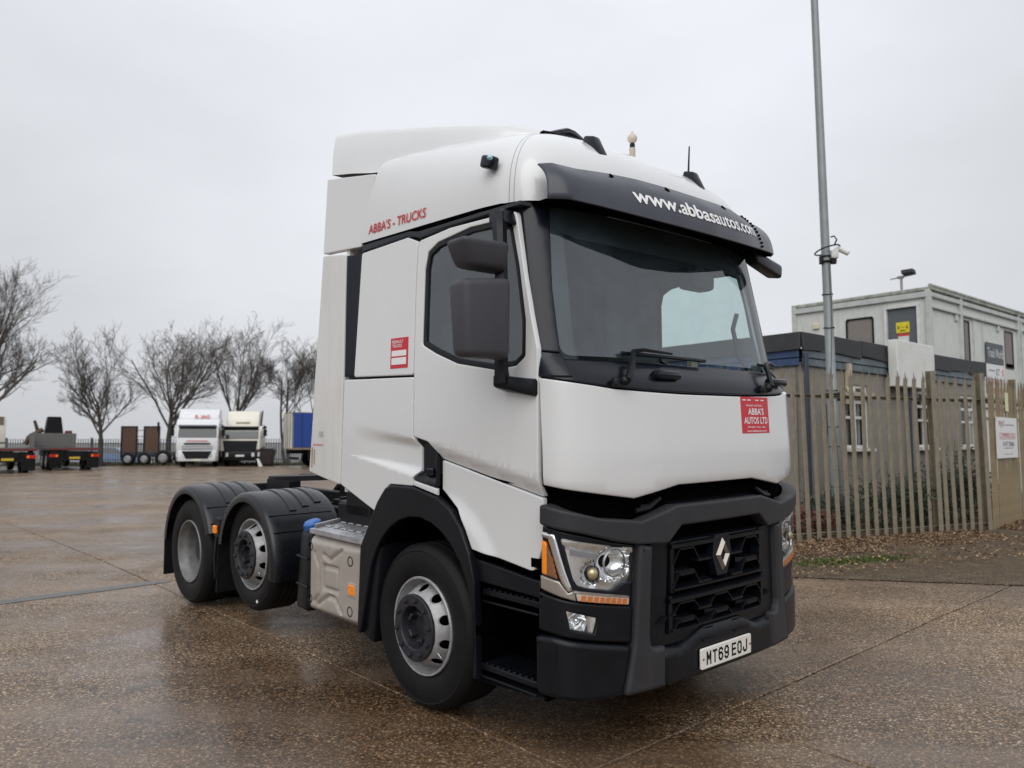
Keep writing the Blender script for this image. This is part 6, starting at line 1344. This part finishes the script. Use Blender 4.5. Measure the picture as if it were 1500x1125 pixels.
# ------------------------------------------------------------------ bare winter trees
BARK = mat('wet_bark', (.055, .052, .042), .85, var=.3, vscale=5, bump=.4, bscale=20); TWG = mat('winter_twig', (.105, .092, .08), .8, var=.25)
DEADL = [mat('dead_leaf', (.15, .10, .065), .8, var=.4), mat('dead_leaf_dark', (.10, .075, .05), .8, var=.4)]
def tree(label, px, D, H, spread, seed, trunk_h, r0, limbs, up=.10, ang=(28, 50), leaves=0, stems=1, lean=0.):
    rg = random.Random(seed); t = thing('bare_tree', label, 'tree', (X_(px, D), D, FZ - .05), 0, 'bare trees along the far fence')
    tk, cn_, ends = MB(), MB(), []
    def grow(mb, p, d, L, r, lev):
        k = (5, 5, 4, 3, 2)[lev]; pts = [p.copy()]; dirs = [d.copy()]
        for i in range(k):
            d = (d + Vector((rg.gauss(0, 1), rg.gauss(0, 1), rg.gauss(0, .6))) * (.05, .10, .13, .15, .17)[lev] + Vector((0, 0, 1)) * up * (0 if lev == 0 else 1)).normalized(); p = p + d * L / k; pts.append(p.copy()); dirs.append(d.copy())
        mb.tube(pts, [max(.0075, r * (1 - .62 * i / k)) for i in range(k + 1)], (9, 6, 5, 3, 3)[lev], cap=False)
        if lev >= 4: ends.append(p); return
        n = (limbs, 8, 6, 5)[lev]
        for j in range(n):
            f = (.45 if lev == 0 else .22) + (.55 if lev == 0 else .78) * (j + rg.random()) / n; f = min(f, .999); i = int(f * k); q = pts[i].lerp(pts[i + 1], f * k - i); dd = dirs[i + 1]
            a = radians(rg.uniform(*ang)) * (1.1 if lev == 0 else 1); ax = dd.orthogonal().normalized(); ax.rotate(Matrix.Rotation(rg.uniform(0, 2 * pi), 3, dd)); nd = dd.copy(); nd.rotate(Matrix.Rotation(a, 3, ax))
            if lev == 0: LL = (H - trunk_h * f) * rg.uniform(.50, .74) * (spread if a > radians(34) else 1)
            else: LL = L * rg.uniform(.40, .66) * (1 - .25 * f)
            grow(cn_, q, nd, LL, r * (1 - .6 * f) * rg.uniform(.42, .62), lev + 1)
    for s in range(stems):
        o = Vector((0 if stems == 1 else rg.uniform(-.9, .9), rg.uniform(-.3, .3) if stems > 1 else 0, 0)); d0 = Vector((lean + (o.x * .16), rg.uniform(-.06, .06), 1)).normalized()
        grow(tk, o, d0, trunk_h, r0, 0)
    tr = tk.build('trunk', BARK, t, sharp=None, fix=False); cw = cn_.build('crown', TWG, t, sharp=None, fix=False)
    if leaves:
        mb = MB()
        for _ in range(leaves):
            c = rg.choice(ends); leaf_cloud(mb, c, (.22, .22, .22), 7, .055, rg)
        mb.build('dead_leaves', DEADL, cw, sharp=None, fix=False)
    return t
tree('largest bare tree, its broad crown cut by the left edge', -30, 45, 13.0, .80, 31, 6.0, .27, 18, up=.10, ang=(22, 52))
tree('slender bare tree with a straight trunk in front of the distant railings', 150, 51.2, 9.8, .62, 41, 4.2, .17, 14, up=.13, ang=(22, 50))
tree('spreading bare tree holding clumps of dead brown leaves behind the white tractor unit', 250, 54.5, 10.6, 1.1, 33, 4.6, .24, 14, up=.10, ang=(25, 54), leaves=230)
tree('vase shaped bare tree rising behind the cream tractor unit', 345, 55.5, 10.8, .85, 19, 4.6, .21, 11, up=.12, ang=(22, 44), leaves=60)
tree('bare tree with several crooked stems behind the blue curtain trailer', 425, 56, 9.6, .8, 23, 6.0, .12, 6, up=.08, ang=(20, 46), stems=3)
